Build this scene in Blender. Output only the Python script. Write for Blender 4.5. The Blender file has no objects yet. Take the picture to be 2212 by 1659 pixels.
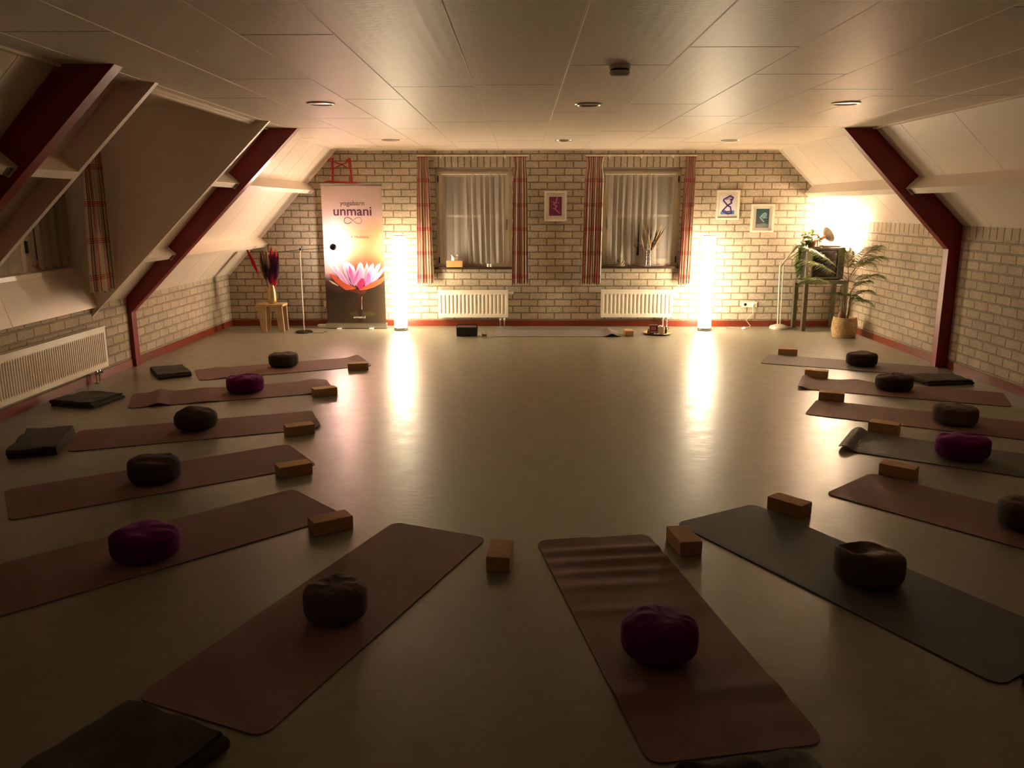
import bpy, bmesh, math, random
from mathutils import Vector, Matrix, noise

random.seed(7)
PI = math.pi
SC = bpy.context.scene
COL = SC.collection

# ------------------------------------------------------------------ camera, world, exposure
cam = bpy.data.cameras.new('camera')
cam.sensor_width = 36.0
cam.lens = 1745.3 / 2212 * 36.0
cam.clip_start = 0.05
cam_ob = bpy.data.objects.new('camera', cam)
COL.objects.link(cam_ob)
cam_ob.location = (0.0, 0.0, 1.756)
cam_ob.rotation_euler = (math.radians(90 - 12.3805), 0.0, math.radians(0.651))
SC.camera = cam_ob

world = bpy.data.worlds.new('night')
SC.world = world
world.use_nodes = True
world.node_tree.nodes['Background'].inputs[0].default_value = (0.010, 0.012, 0.020, 1)
world.node_tree.nodes['Background'].inputs[1].default_value = 0.3

vs = SC.view_settings
vs.view_transform = 'Standard'
vs.look = 'None'
vs.gamma = 1.0
vs.use_curve_mapping = False
vs.exposure = 3.45
SC.cycles.diffuse_bounces = 8
SC.cycles.max_bounces = 12

COLUMN_GLOW = 4.3          # paper column lamps
COLUMN_COLOR = (1.0, 0.80, 0.53)
SPOT_POWER = 75.0          # slim reading lamp beside the banner
CLAMP_POWER = 260.0         # reflector lamp in the corner
WARM = (1.0, 0.82, 0.66)

# ------------------------------------------------------------------ materials
MATS = {}


def nt(m):
    return m.node_tree.nodes, m.node_tree.links


def mat(name, color, rough=0.6, metal=0.0, spec=0.5, bump=None, var=None, sheen=0.0, alpha=None, trans=0.0, emit=None, coat=0.0):
    """bump=(scale, strength), var=(scale, amount) varies the colour a little"""
    if name in MATS:
        return MATS[name]
    m = bpy.data.materials.new(name)
    m.use_nodes = True
    n, l = nt(m)
    b = n['Principled BSDF']
    b.inputs['Base Color'].default_value = (*color, 1)
    b.inputs['Roughness'].default_value = rough
    b.inputs['Metallic'].default_value = metal
    b.inputs['Specular IOR Level'].default_value = spec
    b.inputs['Sheen Weight'].default_value = sheen
    b.inputs['Coat Weight'].default_value = coat
    if sheen:
        b.inputs['Sheen Roughness'].default_value = 0.4
        b.inputs['Sheen Tint'].default_value = (*[min(1, c * 3 + .1) for c in color], 1)
    b.inputs['Transmission Weight'].default_value = trans
    if emit:
        b.inputs['Emission Color'].default_value = (*emit[0], 1)
        b.inputs['Emission Strength'].default_value = emit[1]
    tc = None
    if bump or var:
        tc = n.new('ShaderNodeTexCoord')
    if var:
        t = n.new('ShaderNodeTexNoise')
        t.inputs['Scale'].default_value = var[0]
        t.inputs['Detail'].default_value = 6
        l.new(tc.outputs['Object'], t.inputs['Vector'])
        r = n.new('ShaderNodeValToRGB')
        a = var[1]
        r.color_ramp.elements[0].position = 0.3
        r.color_ramp.elements[1].position = 0.7
        r.color_ramp.elements[0].color = (*[c * (1 - a) for c in color], 1)
        r.color_ramp.elements[1].color = (*[min(1, c * (1 + a)) for c in color], 1)
        l.new(t.outputs['Fac'], r.inputs['Fac'])
        l.new(r.outputs['Color'], b.inputs['Base Color'])
    if bump:
        t2 = n.new('ShaderNodeTexNoise')
        t2.inputs['Scale'].default_value = bump[0]
        t2.inputs['Detail'].default_value = 4
        l.new(tc.outputs['Object'], t2.inputs['Vector'])
        bp = n.new('ShaderNodeBump')
        bp.inputs['Strength'].default_value = bump[1]
        bp.inputs['Distance'].default_value = 0.01
        l.new(t2.outputs['Fac'], bp.inputs['Height'])
        l.new(bp.outputs['Normal'], b.inputs['Normal'])
    MATS[name] = m
    return m


def math_node(n, l, op, a, b=None):
    x = n.new('ShaderNodeMath')
    x.operation = op
    for i, v in enumerate((a, b)):
        if v is None:
            continue
        if isinstance(v, (int, float)):
            x.inputs[i].default_value = v
        else:
            l.new(v, x.inputs[i])
    return x.outputs[0]


def brick_mat(name, axis, bw=0.25, rh=0.1, mortar=0.010, smooth=0.15, c1=(0.55, 0.465, 0.36), c2=(0.48, 0.405, 0.31),
              cm=(0.225, 0.18, 0.125), bump=0.5, off=(0, 0), vertical=False):
    m = bpy.data.materials.new(name)
    m.use_nodes = True
    n, l = nt(m)
    b = n['Principled BSDF']
    b.inputs['Roughness'].default_value = 0.85
    b.inputs['Specular IOR Level'].default_value = 0.25
    tc = n.new('ShaderNodeTexCoord')
    sp = n.new('ShaderNodeSeparateXYZ')
    l.new(tc.outputs['Object'], sp.inputs[0])
    cb = n.new('ShaderNodeCombineXYZ')
    u = math_node(n, l, 'ADD', sp.outputs['X' if axis == 'x' else 'Y'], 20 + off[0])
    v = math_node(n, l, 'ADD', sp.outputs['Z'], 10 + off[1])
    wob = n.new('ShaderNodeTexNoise')
    wob.inputs['Scale'].default_value = 9.0
    l.new(tc.outputs['Object'], wob.inputs['Vector'])
    wo = math_node(n, l, 'MULTIPLY', math_node(n, l, 'SUBTRACT', wob.outputs['Fac'], 0.5), 0.012)
    u = math_node(n, l, 'ADD', u, wo)
    v = math_node(n, l, 'ADD', v, wo)
    l.new(v if vertical else u, cb.inputs[0])
    l.new(u if vertical else v, cb.inputs[1])
    br = n.new('ShaderNodeTexBrick')
    br.inputs['Scale'].default_value = 1.0
    br.inputs['Brick Width'].default_value = bw
    br.inputs['Row Height'].default_value = rh
    br.inputs['Mortar Size'].default_value = mortar
    br.inputs['Mortar Smooth'].default_value = smooth
    br.inputs['Bias'].default_value = 0.0
    br.inputs['Color1'].default_value = (*c1, 1)
    br.inputs['Color2'].default_value = (*c2, 1)
    br.inputs['Mortar'].default_value = (*cm, 1)
    l.new(cb.outputs[0], br.inputs['Vector'])
    # speckled pores of the concrete brick
    sn = n.new('ShaderNodeTexNoise')
    sn.inputs['Scale'].default_value = 95.0
    sn.inputs['Detail'].default_value = 3.0
    sn.inputs['Roughness'].default_value = 0.7
    l.new(tc.outputs['Object'], sn.inputs['Vector'])
    rp = n.new('ShaderNodeValToRGB')
    rp.color_ramp.elements[0].position = 0.36
    rp.color_ramp.elements[0].color = (0.52, 0.50, 0.46, 1)
    rp.color_ramp.elements[1].position = 0.56
    rp.color_ramp.elements[1].color = (1.08, 1.08, 1.08, 1)
    l.new(sn.outputs['Fac'], rp.inputs['Fac'])
    mx = n.new('ShaderNodeMix')
    mx.data_type = 'RGBA'
    mx.blend_type = 'MULTIPLY'
    mx.inputs['Factor'].default_value = 0.85
    l.new(br.outputs['Color'], mx.inputs['A'])
    l.new(rp.outputs['Color'], mx.inputs['B'])
    # large soft variation
    ln = n.new('ShaderNodeTexNoise')
    ln.inputs['Scale'].default_value = 3.5
    ln.inputs['Detail'].default_value = 3.0
    l.new(tc.outputs['Object'], ln.inputs['Vector'])
    rp2 = n.new('ShaderNodeValToRGB')
    rp2.color_ramp.elements[0].position = 0.3
    rp2.color_ramp.elements[0].color = (0.86, 0.86, 0.86, 1)
    rp2.color_ramp.elements[1].position = 0.7
    rp2.color_ramp.elements[1].color = (1.08, 1.07, 1.05, 1)
    l.new(ln.outputs['Fac'], rp2.inputs['Fac'])
    mx2 = n.new('ShaderNodeMix')
    mx2.data_type = 'RGBA'
    mx2.blend_type = 'MULTIPLY'
    mx2.inputs['Factor'].default_value = 1.0
    l.new(mx.outputs['Result'], mx2.inputs['A'])
    l.new(rp2.outputs['Color'], mx2.inputs['B'])
    l.new(mx2.outputs['Result'], b.inputs['Base Color'])
    # relief: recessed joints plus pores
    inv = math_node(n, l, 'SUBTRACT', 1.0, br.outputs['Fac'])
    hh = math_node(n, l, 'ADD', inv, math_node(n, l, 'MULTIPLY', sn.outputs['Fac'], 0.45))
    bp = n.new('ShaderNodeBump')
    bp.inputs['Strength'].default_value = bump
    bp.inputs['Distance'].default_value = 0.008
    l.new(hh, bp.inputs['Height'])
    l.new(bp.outputs['Normal'], b.inputs['Normal'])
    MATS[name] = m
    return m


def floor_mat():
    m = bpy.data.materials.new('linoleum')
    m.use_nodes = True
    n, l = nt(m)
    b = n['Principled BSDF']
    tc = n.new('ShaderNodeTexCoord')
    mp = n.new('ShaderNodeMapping')
    mp.inputs['Scale'].default_value = (2.0, 9.0, 1.0)
    l.new(tc.outputs['Object'], mp.inputs['Vector'])
    t = n.new('ShaderNodeTexNoise')
    t.inputs['Scale'].default_value = 5.0
    t.inputs['Detail'].default_value = 9
    t.inputs['Roughness'].default_value = 0.62
    t.inputs['Distortion'].default_value = 0.6
    l.new(mp.outputs[0], t.inputs['Vector'])
    r = n.new('ShaderNodeValToRGB')
    r.color_ramp.elements[0].position = 0.30
    r.color_ramp.elements[0].color = (0.195, 0.180, 0.128, 1)
    r.color_ramp.elements[1].position = 0.72
    r.color_ramp.elements[1].color = (0.240, 0.222, 0.165, 1)
    l.new(t.outputs['Fac'], r.inputs['Fac'])
    l.new(r.outputs['Color'], b.inputs['Base Color'])
    # gloss varies with wear
    t3 = n.new('ShaderNodeTexNoise')
    t3.inputs['Scale'].default_value = 7.0
    t3.inputs['Detail'].default_value = 7
    l.new(tc.outputs['Object'], t3.inputs['Vector'])
    r3 = n.new('ShaderNodeMapRange')
    r3.inputs['From Min'].default_value = 0.3
    r3.inputs['From Max'].default_value = 0.7
    r3.inputs['To Min'].default_value = 0.29
    r3.inputs['To Max'].default_value = 0.38
    l.new(t3.outputs['Fac'], r3.inputs['Value'])
    l.new(r3.outputs[0], b.inputs['Roughness'])
    b.inputs['Specular IOR Level'].default_value = 0.36
    # slight waviness of the laid sheet
    mp4 = n.new('ShaderNodeMapping')
    mp4.inputs['Scale'].default_value = (1.0, 2.5, 1.0)
    l.new(tc.outputs['Object'], mp4.inputs['Vector'])
    t4 = n.new('ShaderNodeTexNoise')
    t4.inputs['Scale'].default_value = 9.0
    t4.inputs['Detail'].default_value = 5
    l.new(mp4.outputs[0], t4.inputs['Vector'])
    bp = n.new('ShaderNodeBump')
    bp.inputs['Strength'].default_value = 0.09
    bp.inputs['Distance'].default_value = 0.012
    l.new(t4.outputs['Fac'], bp.inputs['Height'])
    l.new(bp.outputs['Normal'], b.inputs['Normal'])
    MATS['linoleum'] = m
    return m


def ceiling_mat():
    m = bpy.data.materials.new('ceiling_board')
    m.use_nodes = True
    n, l = nt(m)
    b = n['Principled BSDF']
    b.inputs['Base Color'].default_value = (0.90, 0.80, 0.69, 1)
    b.inputs['Roughness'].default_value = 0.46
    b.inputs['Specular IOR Level'].default_value = 0.42
    tc = n.new('ShaderNodeTexCoord')
    mp = n.new('ShaderNodeMapping')
    mp.inputs['Scale'].default_value = (9.0, 22.0, 1.0)
    l.new(tc.outputs['Object'], mp.inputs['Vector'])
    v = n.new('ShaderNodeTexVoronoi')
    v.inputs['Scale'].default_value = 1.6
    v.inputs['Randomness'].default_value = 0.35
    l.new(mp.outputs[0], v.inputs['Vector'])
    t = n.new('ShaderNodeTexNoise')
    t.inputs['Scale'].default_value = 30.0
    l.new(tc.outputs['Object'], t.inputs['Vector'])
    hh = math_node(n, l, 'ADD', v.outputs['Distance'], math_node(n, l, 'MULTIPLY', t.outputs['Fac'], 0.6))
    bp = n.new('ShaderNodeBump')
    bp.inputs['Strength'].default_value = 0.16
    bp.inputs['Distance'].default_value = 0.01
    l.new(hh, bp.inputs['Height'])
    l.new(bp.outputs['Normal'], b.inputs['Normal'])
    MATS['ceiling_board'] = m
    return m


def sheer_mat(name='sheer_cloth', dens=0.55):
    m = bpy.data.materials.new(name)
    m.use_nodes = True
    n, l = nt(m)
    out = n['Material Output']
    b = n['Principled BSDF']
    b.inputs['Base Color'].default_value = (0.64, 0.56, 0.48, 1)
    b.inputs['Roughness'].default_value = 0.9
    tr = n.new('ShaderNodeBsdfTransparent')
    tl = n.new('ShaderNodeBsdfTranslucent')
    tl.inputs[0].default_value = (0.7, 0.66, 0.6, 1)
    m1 = n.new('ShaderNodeMixShader')
    m1.inputs[0].default_value = 0.3
    l.new(b.outputs[0], m1.inputs[1])
    l.new(tl.outputs[0], m1.inputs[2])
    m2 = n.new('ShaderNodeMixShader')
    m2.inputs[0].default_value = dens
    l.new(tr.outputs[0], m2.inputs[1])
    l.new(m1.outputs[0], m2.inputs[2])
    l.new(m2.outputs[0], out.inputs[0])
    MATS[name] = m
    return m


def plaid_mat():
    m = bpy.data.materials.new('plaid_cloth')
    m.use_nodes = True
    n, l = nt(m)
    b = n['Principled BSDF']
    b.inputs['Roughness'].default_value = 0.9
    b.inputs['Specular IOR Level'].default_value = 0.15
    uv = n.new('ShaderNodeUVMap')
    uv.uv_map = 'UVMap'
    sp = n.new('ShaderNodeSeparateXYZ')
    l.new(uv.outputs[0], sp.inputs[0])
    f = math_node(n, l, 'FRACT', math_node(n, l, 'DIVIDE', sp.outputs[0], 0.26))
    r = n.new('ShaderNodeValToRGB')
    r.color_ramp.interpolation = 'CONSTANT'
    cream = (0.60, 0.50, 0.37, 1)
    red = (0.34, 0.030, 0.05, 1)
    rose = (0.46, 0.17, 0.16, 1)
    olive = (0.26, 0.21, 0.12, 1)
    taupe = (0.17, 0.12, 0.09, 1)
    stops = [(0.0, cream), (0.12, red), (0.15, cream), (0.18, red), (0.22, rose), (0.40, red), (0.43, cream), (0.46, red),
             (0.49, cream), (0.60, olive), (0.63, cream), (0.67, taupe), (0.70, cream), (0.76, taupe), (0.79, cream), (0.85, olive), (0.96, red), (0.98, cream)]
    e = r.color_ramp.elements
    while len(e) < len(stops):
        e.new(0.5)
    for k, (p, c) in enumerate(stops):
        e[k].position = p
        e[k].color = c
    l.new(f, r.inputs['Fac'])
    # three red lines across, repeated every 0.345 m
    g = math_node(n, l, 'FRACT', math_node(n, l, 'DIVIDE', math_node(n, l, 'ADD', sp.outputs[1], 0.12), 0.345))
    r2 = n.new('ShaderNodeValToRGB')
    r2.color_ramp.interpolation = 'CONSTANT'
    st2 = [(0.0, 0), (0.44, 1), (0.47, 0), (0.495, 1), (0.525, 0), (0.55, 1), (0.58, 0)]
    e2 = r2.color_ramp.elements
    while len(e2) < len(st2):
        e2.new(0.5)
    for k, (p, c) in enumerate(st2):
        e2[k].position = p
        e2[k].color = (c, c, c, 1)
    l.new(g, r2.inputs['Fac'])
    mx = n.new('ShaderNodeMix')
    mx.data_type = 'RGBA'
    l.new(math_node(n, l, 'MULTIPLY', r2.outputs['Color'], 0.75), mx.inputs['Factor'])
    l.new(r.outputs['Color'], mx.inputs['A'])
    mx.inputs['B'].default_value = (0.36, 0.03, 0.06, 1)
    l.new(mx.outputs['Result'], b.inputs['Base Color'])
    MATS['plaid_cloth'] = m
    return m


def print_mat():
    """soft colour fields of the printed banner (pattern of the print itself)"""
    m = bpy.data.materials.new('banner_print')
    m.use_nodes = True
    n, l = nt(m)
    b = n['Principled BSDF']
    b.inputs['Roughness'].default_value = 0.45
    tc = n.new('ShaderNodeTexCoord')
    sp = n.new('ShaderNodeSeparateXYZ')
    l.new(tc.outputs['Object'], sp.inputs[0])
    nz = n.new('ShaderNodeTexNoise')
    nz.inputs['Scale'].default_value = 2.2
    nz.inputs['Detail'].default_value = 1
    l.new(tc.outputs['Object'], nz.inputs['Vector'])
    h = math_node(n, l, 'DIVIDE', math_node(n, l, 'ADD', sp.outputs[2], math_node(n, l, 'MULTIPLY', math_node(n, l, 'SUBTRACT', nz.outputs['Fac'], 0.5), 0.35)), 2.06)

    def ramp(stops):
        r = n.new('ShaderNodeValToRGB')
        e = r.color_ramp.elements
        while len(e) < len(stops):
            e.new(0.5)
        for k, (p, c) in enumerate(stops):
            e[k].position = p
            e[k].color = (*c, 1)
        l.new(h, r.inputs['Fac'])
        return r.outputs['Color']
    ra = ramp([(0.03, (0.055, 0.034, 0.016)), (0.17, (0.045, 0.026, 0.016)), (0.26, (0.028, 0.012, 0.010)), (0.33, (0.10, 0.046, 0.04)),
               (0.40, (0.58, 0.36, 0.37)), (0.60, (0.74, 0.58, 0.64)), (0.85, (0.74, 0.53, 0.50)), (1.0, (0.68, 0.50, 0.45))])
    rb = ramp([(0.03, (0.05, 0.03, 0.013)), (0.17, (0.035, 0.02, 0.009)), (0.28, (0.028, 0.017, 0.008)), (0.38, (0.12, 0.046, 0.024)),
               (0.48, (0.50, 0.16, 0.085)), (0.57, (0.70, 0.30, 0.15)), (0.68, (0.72, 0.34, 0.20)), (0.80, (0.68, 0.50, 0.49)), (1.0, (0.64, 0.50, 0.48))])
    f = n.new('ShaderNodeMapRange')
    f.interpolation_type = 'SMOOTHSTEP'
    f.inputs['From Min'].default_value = 0.05
    f.inputs['From Max'].default_value = 0.45
    l.new(sp.outputs[0], f.inputs['Value'])
    mx = n.new('ShaderNodeMix')
    mx.data_type = 'RGBA'
    l.new(f.outputs[0], mx.inputs['Factor'])
    l.new(ra, mx.inputs['A'])
    l.new(rb, mx.inputs['B'])
    # pale yellow bloom under the subtitle
    d = n.new('ShaderNodeVectorMath')
    d.operation = 'DISTANCE'
    ms = n.new('ShaderNodeMapping')
    ms.inputs['Scale'].default_value = (1.0, 0.0, 2.2)
    l.new(tc.outputs['Object'], ms.inputs['Vector'])
    l.new(ms.outputs[0], d.inputs[0])
    d.inputs[1].default_value = (0.50, 0.0, 1.25 * 2.2)
    g = n.new('ShaderNodeMapRange')
    g.interpolation_type = 'SMOOTHSTEP'
    g.inputs['From Min'].default_value = 0.24
    g.inputs['From Max'].default_value = 0.05
    g.inputs['To Min'].default_value = 0.0
    g.inputs['To Max'].default_value = 0.3
    l.new(d.outputs['Value'], g.inputs['Value'])
    mx2 = n.new('ShaderNodeMix')
    mx2.data_type = 'RGBA'
    l.new(g.outputs[0], mx2.inputs['Factor'])
    l.new(mx.outputs['Result'], mx2.inputs['A'])
    mx2.inputs['B'].default_value = (0.85, 0.52, 0.20, 1)
    l.new(mx2.outputs['Result'], b.inputs['Base Color'])
    MATS['banner_print'] = m
    return m


def vgrad_mat(name, z0, c0, z1, c1, rough=0.5):
    m = bpy.data.materials.new(name)
    m.use_nodes = True
    n, l = nt(m)
    b = n['Principled BSDF']
    b.inputs['Roughness'].default_value = rough
    tc = n.new('ShaderNodeTexCoord')
    sp = n.new('ShaderNodeSeparateXYZ')
    l.new(tc.outputs['Object'], sp.inputs[0])
    f = n.new('ShaderNodeMapRange')
    f.inputs['From Min'].default_value = z0
    f.inputs['From Max'].default_value = z1
    l.new(sp.outputs[2], f.inputs['Value'])
    mx = n.new('ShaderNodeMix')
    mx.data_type = 'RGBA'
    l.new(f.outputs[0], mx.inputs['Factor'])
    mx.inputs['A'].default_value = (*c0, 1)
    mx.inputs['B'].default_value = (*c1, 1)
    l.new(mx.outputs['Result'], b.inputs['Base Color'])
    return m


FLOOR = floor_mat()
CEIL = ceiling_mat()
BRICK_X = brick_mat('brick_far', 'x')
BRICK_Y = brick_mat('brick_side', 'y', mortar=0.014, smooth=0.6, cm=(0.35, 0.29, 0.22), bump=0.8)
SOLDIER_X = brick_mat('brick_upright', 'x', bw=5.0, rh=0.094, mortar=0.010, vertical=True, off=(0, 0.2))
SOLDIER_Y = brick_mat('brick_rowlock', 'y', bw=5.0, rh=0.125, mortar=0.012, smooth=0.4, vertical=True, off=(0, 0.08))
WHITE = mat('white_paint', (0.80, 0.70, 0.60), 0.45, bump=(14, 0.05))
WHITE2 = mat('cream_gloss', (0.90, 0.80, 0.69), 0.30)
FRAMEW = mat('window_paint', (0.58, 0.50, 0.40), 0.4)
RED = mat('oxblood_paint', (0.21, 0.006, 0.010), 0.30, spec=0.4, bump=(20, 0.04))
SKIRT = mat('skirting_paint', (0.18, 0.028, 0.010), 0.36, spec=0.5, var=(2, 0.2))
RADW = mat('radiator_enamel', (0.84, 0.76, 0.64), 0.3)
CHROME = mat('chrome', (0.7, 0.68, 0.64), 0.18, 1.0)
STEEL = mat('brushed_steel', (0.55, 0.53, 0.50), 0.32, 1.0)
BLACK = mat('black_plastic', (0.012, 0.012, 0.012), 0.4)
BLACKM = mat('black_metal', (0.02, 0.018, 0.018), 0.35, 0.6)
SILL = mat('dark_sill', (0.055, 0.03, 0.02), 0.3)
GLASSN = mat('night_glass', (0.12, 0.10, 0.08), 0.05, spec=0.6)
SHEER = sheer_mat('sheer_cloth', 0.66)
SHEER2 = sheer_mat('sheer_cloth_dormer', 0.93)
PLAID = plaid_mat()
MAT_BROWN = mat('mat_brown', (0.190, 0.098, 0.078), 0.75, spec=0.3, bump=(220, 0.15), var=(1.5, 0.10))
MAT_TAUPE = mat('mat_taupe', (0.165, 0.125, 0.112), 0.72, spec=0.3, bump=(220, 0.15), var=(1.5, 0.08))
MAT_GREY = mat('mat_grey', (0.115, 0.105, 0.088), 0.7, spec=0.35, bump=(180, 0.2), var=(1.5, 0.08))
MAT_SLATE = mat('mat_slate', (0.085, 0.080, 0.066), 0.7, spec=0.35, bump=(90, 0.35), var=(2, 0.1))
MAT_LILAC = mat('mat_lilac', (0.22, 0.19, 0.18), 0.7, spec=0.3, bump=(220, 0.1))
CORK = mat('cork', (0.46, 0.275, 0.135), 0.8, spec=0.25, bump=(160, 0.25), var=(140, 0.22))
Z_BROWN = mat('velvet_brown', (0.040, 0.027, 0.023), 0.85, spec=0.1, sheen=0.35, bump=(120, 0.15))
Z_OLIVE = mat('velvet_olive', (0.045, 0.036, 0.024), 0.85, spec=0.1, sheen=0.35, bump=(120, 0.15))
Z_TAUPE = mat('velvet_taupe', (0.082, 0.058, 0.042), 0.85, spec=0.1, sheen=0.35, bump=(120, 0.15))
Z_PURPLE = mat('velvet_purple', (0.105, 0.004, 0.090), 0.8, spec=0.1, sheen=0.35, bump=(120, 0.12))
FLEECE = mat('fleece_grey', (0.055, 0.047, 0.036), 0.92, spec=0.1, sheen=0.3, bump=(150, 0.3))
FLEECE2 = mat('fleece_moss', (0.048, 0.042, 0.028), 0.92, spec=0.1, sheen=0.3, bump=(150, 0.3))
WOODL = mat('pale_wood', (0.50, 0.34, 0.19), 0.55, var=(8, 0.18))
WOODB = mat('box_wood', (0.58, 0.32, 0.13), 0.5, var=(10, 0.12))
PAPER = mat('paper_white', (0.80, 0.77, 0.72), 0.8)
GOLD = mat('gold_glaze', (0.62, 0.42, 0.18), 0.28, 0.85)
BRASS = mat('brass', (0.50, 0.36, 0.13), 0.25, 1.0)
CLEAR = mat('clear_glass', (0.95, 0.95, 0.95), 0.03, trans=1.0)
LEAF = mat('palm_leaf', (0.13, 0.165, 0.035), 0.5, var=(6, 0.3))
LEAF2 = mat('vine_leaf', (0.085, 0.16, 0.02), 0.45, var=(9, 0.35))
STEMB = mat('palm_stem', (0.17, 0.09, 0.04), 0.7)
BASKET = mat('seagrass', (0.50, 0.34, 0.17), 0.85, var=(30, 0.25), bump=(60, 0.4))
TABLEM = mat('table_grey', (0.13, 0.12, 0.085), 0.4, 0.3)
CORDW = mat('white_cord', (0.68, 0.62, 0.52), 0.5)
LAMPW = mat('lamp_enamel', (0.60, 0.53, 0.43), 0.3, 0.2)


# ------------------------------------------------------------------ mesh helpers
class MB:
    def __init__(s):
        s.v, s.f, s.m, s.uv = [], [], [], {}

    def add(s, verts, faces, mi=0):
        o = len(s.v)
        s.v += [tuple(p) for p in verts]
        s.f += [tuple(i + o for i in q) for q in faces]
        s.m += [mi] * len(faces)
        return s

    def box(s, c, d, rot=None, mi=0):
        x, y, z = d[0] / 2, d[1] / 2, d[2] / 2
        vs_ = [Vector((sx * x, sy * y, sz * z)) for sz in (-1, 1) for sy in (-1, 1) for sx in (-1, 1)]
        if rot is not None:
            vs_ = [rot @ v for v in vs_]
        c = Vector(c)
        return s.add([v + c for v in vs_], [(0, 2, 3, 1), (4, 5, 7, 6), (0, 1, 5, 4), (2, 6, 7, 3), (0, 4, 6, 2), (1, 3, 7, 5)], mi)

    def b2(s, x0, x1, y0, y1, z0, z1, mi=0):
        return s.box(((x0 + x1) / 2, (y0 + y1) / 2, (z0 + z1) / 2), (x1 - x0, y1 - y0, z1 - z0), None, mi)

    def prism_y(s, poly, y0, y1, mi=0):
        """poly of (x,z) extruded along y"""
        n = len(poly)
        v = [(p[0], y0, p[1]) for p in poly] + [(p[0], y1, p[1]) for p in poly]
        f = [tuple(range(n)), tuple(range(2 * n - 1, n - 1, -1))]
        f += [(i, i + n, (i + 1) % n + n, (i + 1) % n) for i in range(n)]
        return s.add(v, f, mi)

    def prism_z(s, poly, z0, z1, mi=0):
        n = len(poly)
        v = [(p[0], p[1], z0) for p in poly] + [(p[0], p[1], z1) for p in poly]
        f = [tuple(range(n - 1, -1, -1)), tuple(range(n, 2 * n))]
        f += [(i, (i + 1) % n, (i + 1) % n + n, i + n) for i in range(n)]
        return s.add(v, f, mi)

    def lathe(s, prof, n=24, c=(0, 0, 0), mi=0, rot=None):
        """prof of (r,z) revolved round z; zero radii close it"""
        v, f = [], []
        for r, z in prof:
            for k in range(n):
                a = 2 * PI * k / n
                v.append(Vector((max(r, 1e-5) * math.cos(a), max(r, 1e-5) * math.sin(a), z)))
        for i in range(len(prof) - 1):
            for k in range(n):
                k2 = (k + 1) % n
                f.append((i * n + k, i * n + k2, (i + 1) * n + k2, (i + 1) * n + k))
        if prof[0][0] > 1e-4:
            f.append(tuple(range(n - 1, -1, -1)))
        if prof[-1][0] > 1e-4:
            o = (len(prof) - 1) * n
            f.append(tuple(range(o, o + n)))
        if rot is not None:
            v = [rot @ p for p in v]
        c = Vector(c)
        return s.add([p + c for p in v], f, mi)

    def tube(s, path, r, n=8, mi=0):
        """round tube along points; r a number or one per point"""
        P = [Vector(p) for p in path]
        R = r if isinstance(r, (list, tuple)) else [r] * len(P)
        v, f = [], []
        up = None
        for i, p in enumerate(P):
            t = (P[min(i + 1, len(P) - 1)] - P[max(i - 1, 0)])
            if t.length < 1e-9:
                t = Vector((0, 0, 1))
            t.normalize()
            if up is None:
                up = Vector((0, 0, 1)) if abs(t.z) < 0.9 else Vector((1, 0, 0))
            a = t.cross(up)
            if a.length < 1e-6:
                a = t.orthogonal()
            a.normalize()
            b = a.cross(t).normalized()
            up = b
            for k in range(n):
                an = 2 * PI * k / n
                v.append(p + a * (R[i] * math.cos(an)) + b * (R[i] * math.sin(an)))
        for i in range(len(P) - 1):
            for k in range(n):
                k2 = (k + 1) % n
                f.append((i * n + k, i * n + k2, (i + 1) * n + k2, (i + 1) * n + k))
        f.append(tuple(range(n - 1, -1, -1)))
        o = (len(P) - 1) * n
        f.append(tuple(range(o, o + n)))
        return s.add(v, f, mi)

    def grid(s, nu, nv, fn, mi=0, flip=False):
        v = [fn(i / nu, j / nv) for j in range(nv + 1) for i in range(nu + 1)]
        f = []
        for j in range(nv):
            for i in range(nu):
                a = j * (nu + 1) + i
                q = (a, a + 1, a + nu + 2, a + nu + 1)
                f.append(q[::-1] if flip else q)
        return s.add(v, f, mi)

    def build(s, name, mats, parent=None, smooth=None, bevel=None, uv=None):
        me = bpy.data.meshes.new(name)
        me.from_pydata(s.v, [], s.f)
        ms = mats if isinstance(mats, (list, tuple)) else [mats]
        for m in ms:
            me.materials.append(m)
        if len(ms) > 1:
            me.polygons.foreach_set('material_index', s.m)
        if uv is not None:
            ul = me.uv_layers.new(name='UVMap')
            for lp in me.loops:
                ul.data[lp.index].uv = uv[lp.vertex_index]
        if uv is None:
            bm = bmesh.new()
            bm.from_mesh(me)
            bmesh.ops.recalc_face_normals(bm, faces=bm.faces)
            if bevel:
                ed = [e for e in bm.edges if len(e.link_faces) == 2 and e.calc_face_angle(0) > 0.5]
                bmesh.ops.bevel(bm, geom=ed, offset=bevel, segments=2, profile=0.7, affect='EDGES', clamp_overlap=True)
            bm.to_mesh(me)
            bm.free()
        if smooth is not None:
            me.polygons.foreach_set('use_smooth', [True] * len(me.polygons))
            me.set_sharp_from_angle(angle=math.radians(smooth))
        o = bpy.data.objects.new(name, me)
        COL.objects.link(o)
        if parent is not None:
            o.parent = parent
        return o


def tag(o, label=None, cat=None, group=None, kind=None):
    if label:
        o['label'] = label
    if cat:
        o['category'] = cat
    if group:
        o['group'] = group
    if kind:
        o['kind'] = kind
    return o


def thing(name, label, cat, loc=(0, 0, 0), rz=0.0, group=None, kind=None):
    o = bpy.data.objects.new(name, None)
    o.empty_display_size = 0.1
    COL.objects.link(o)
    o.location = loc
    o.rotation_euler = (0, 0, rz)
    return tag(o, label, cat, group, kind)


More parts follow.
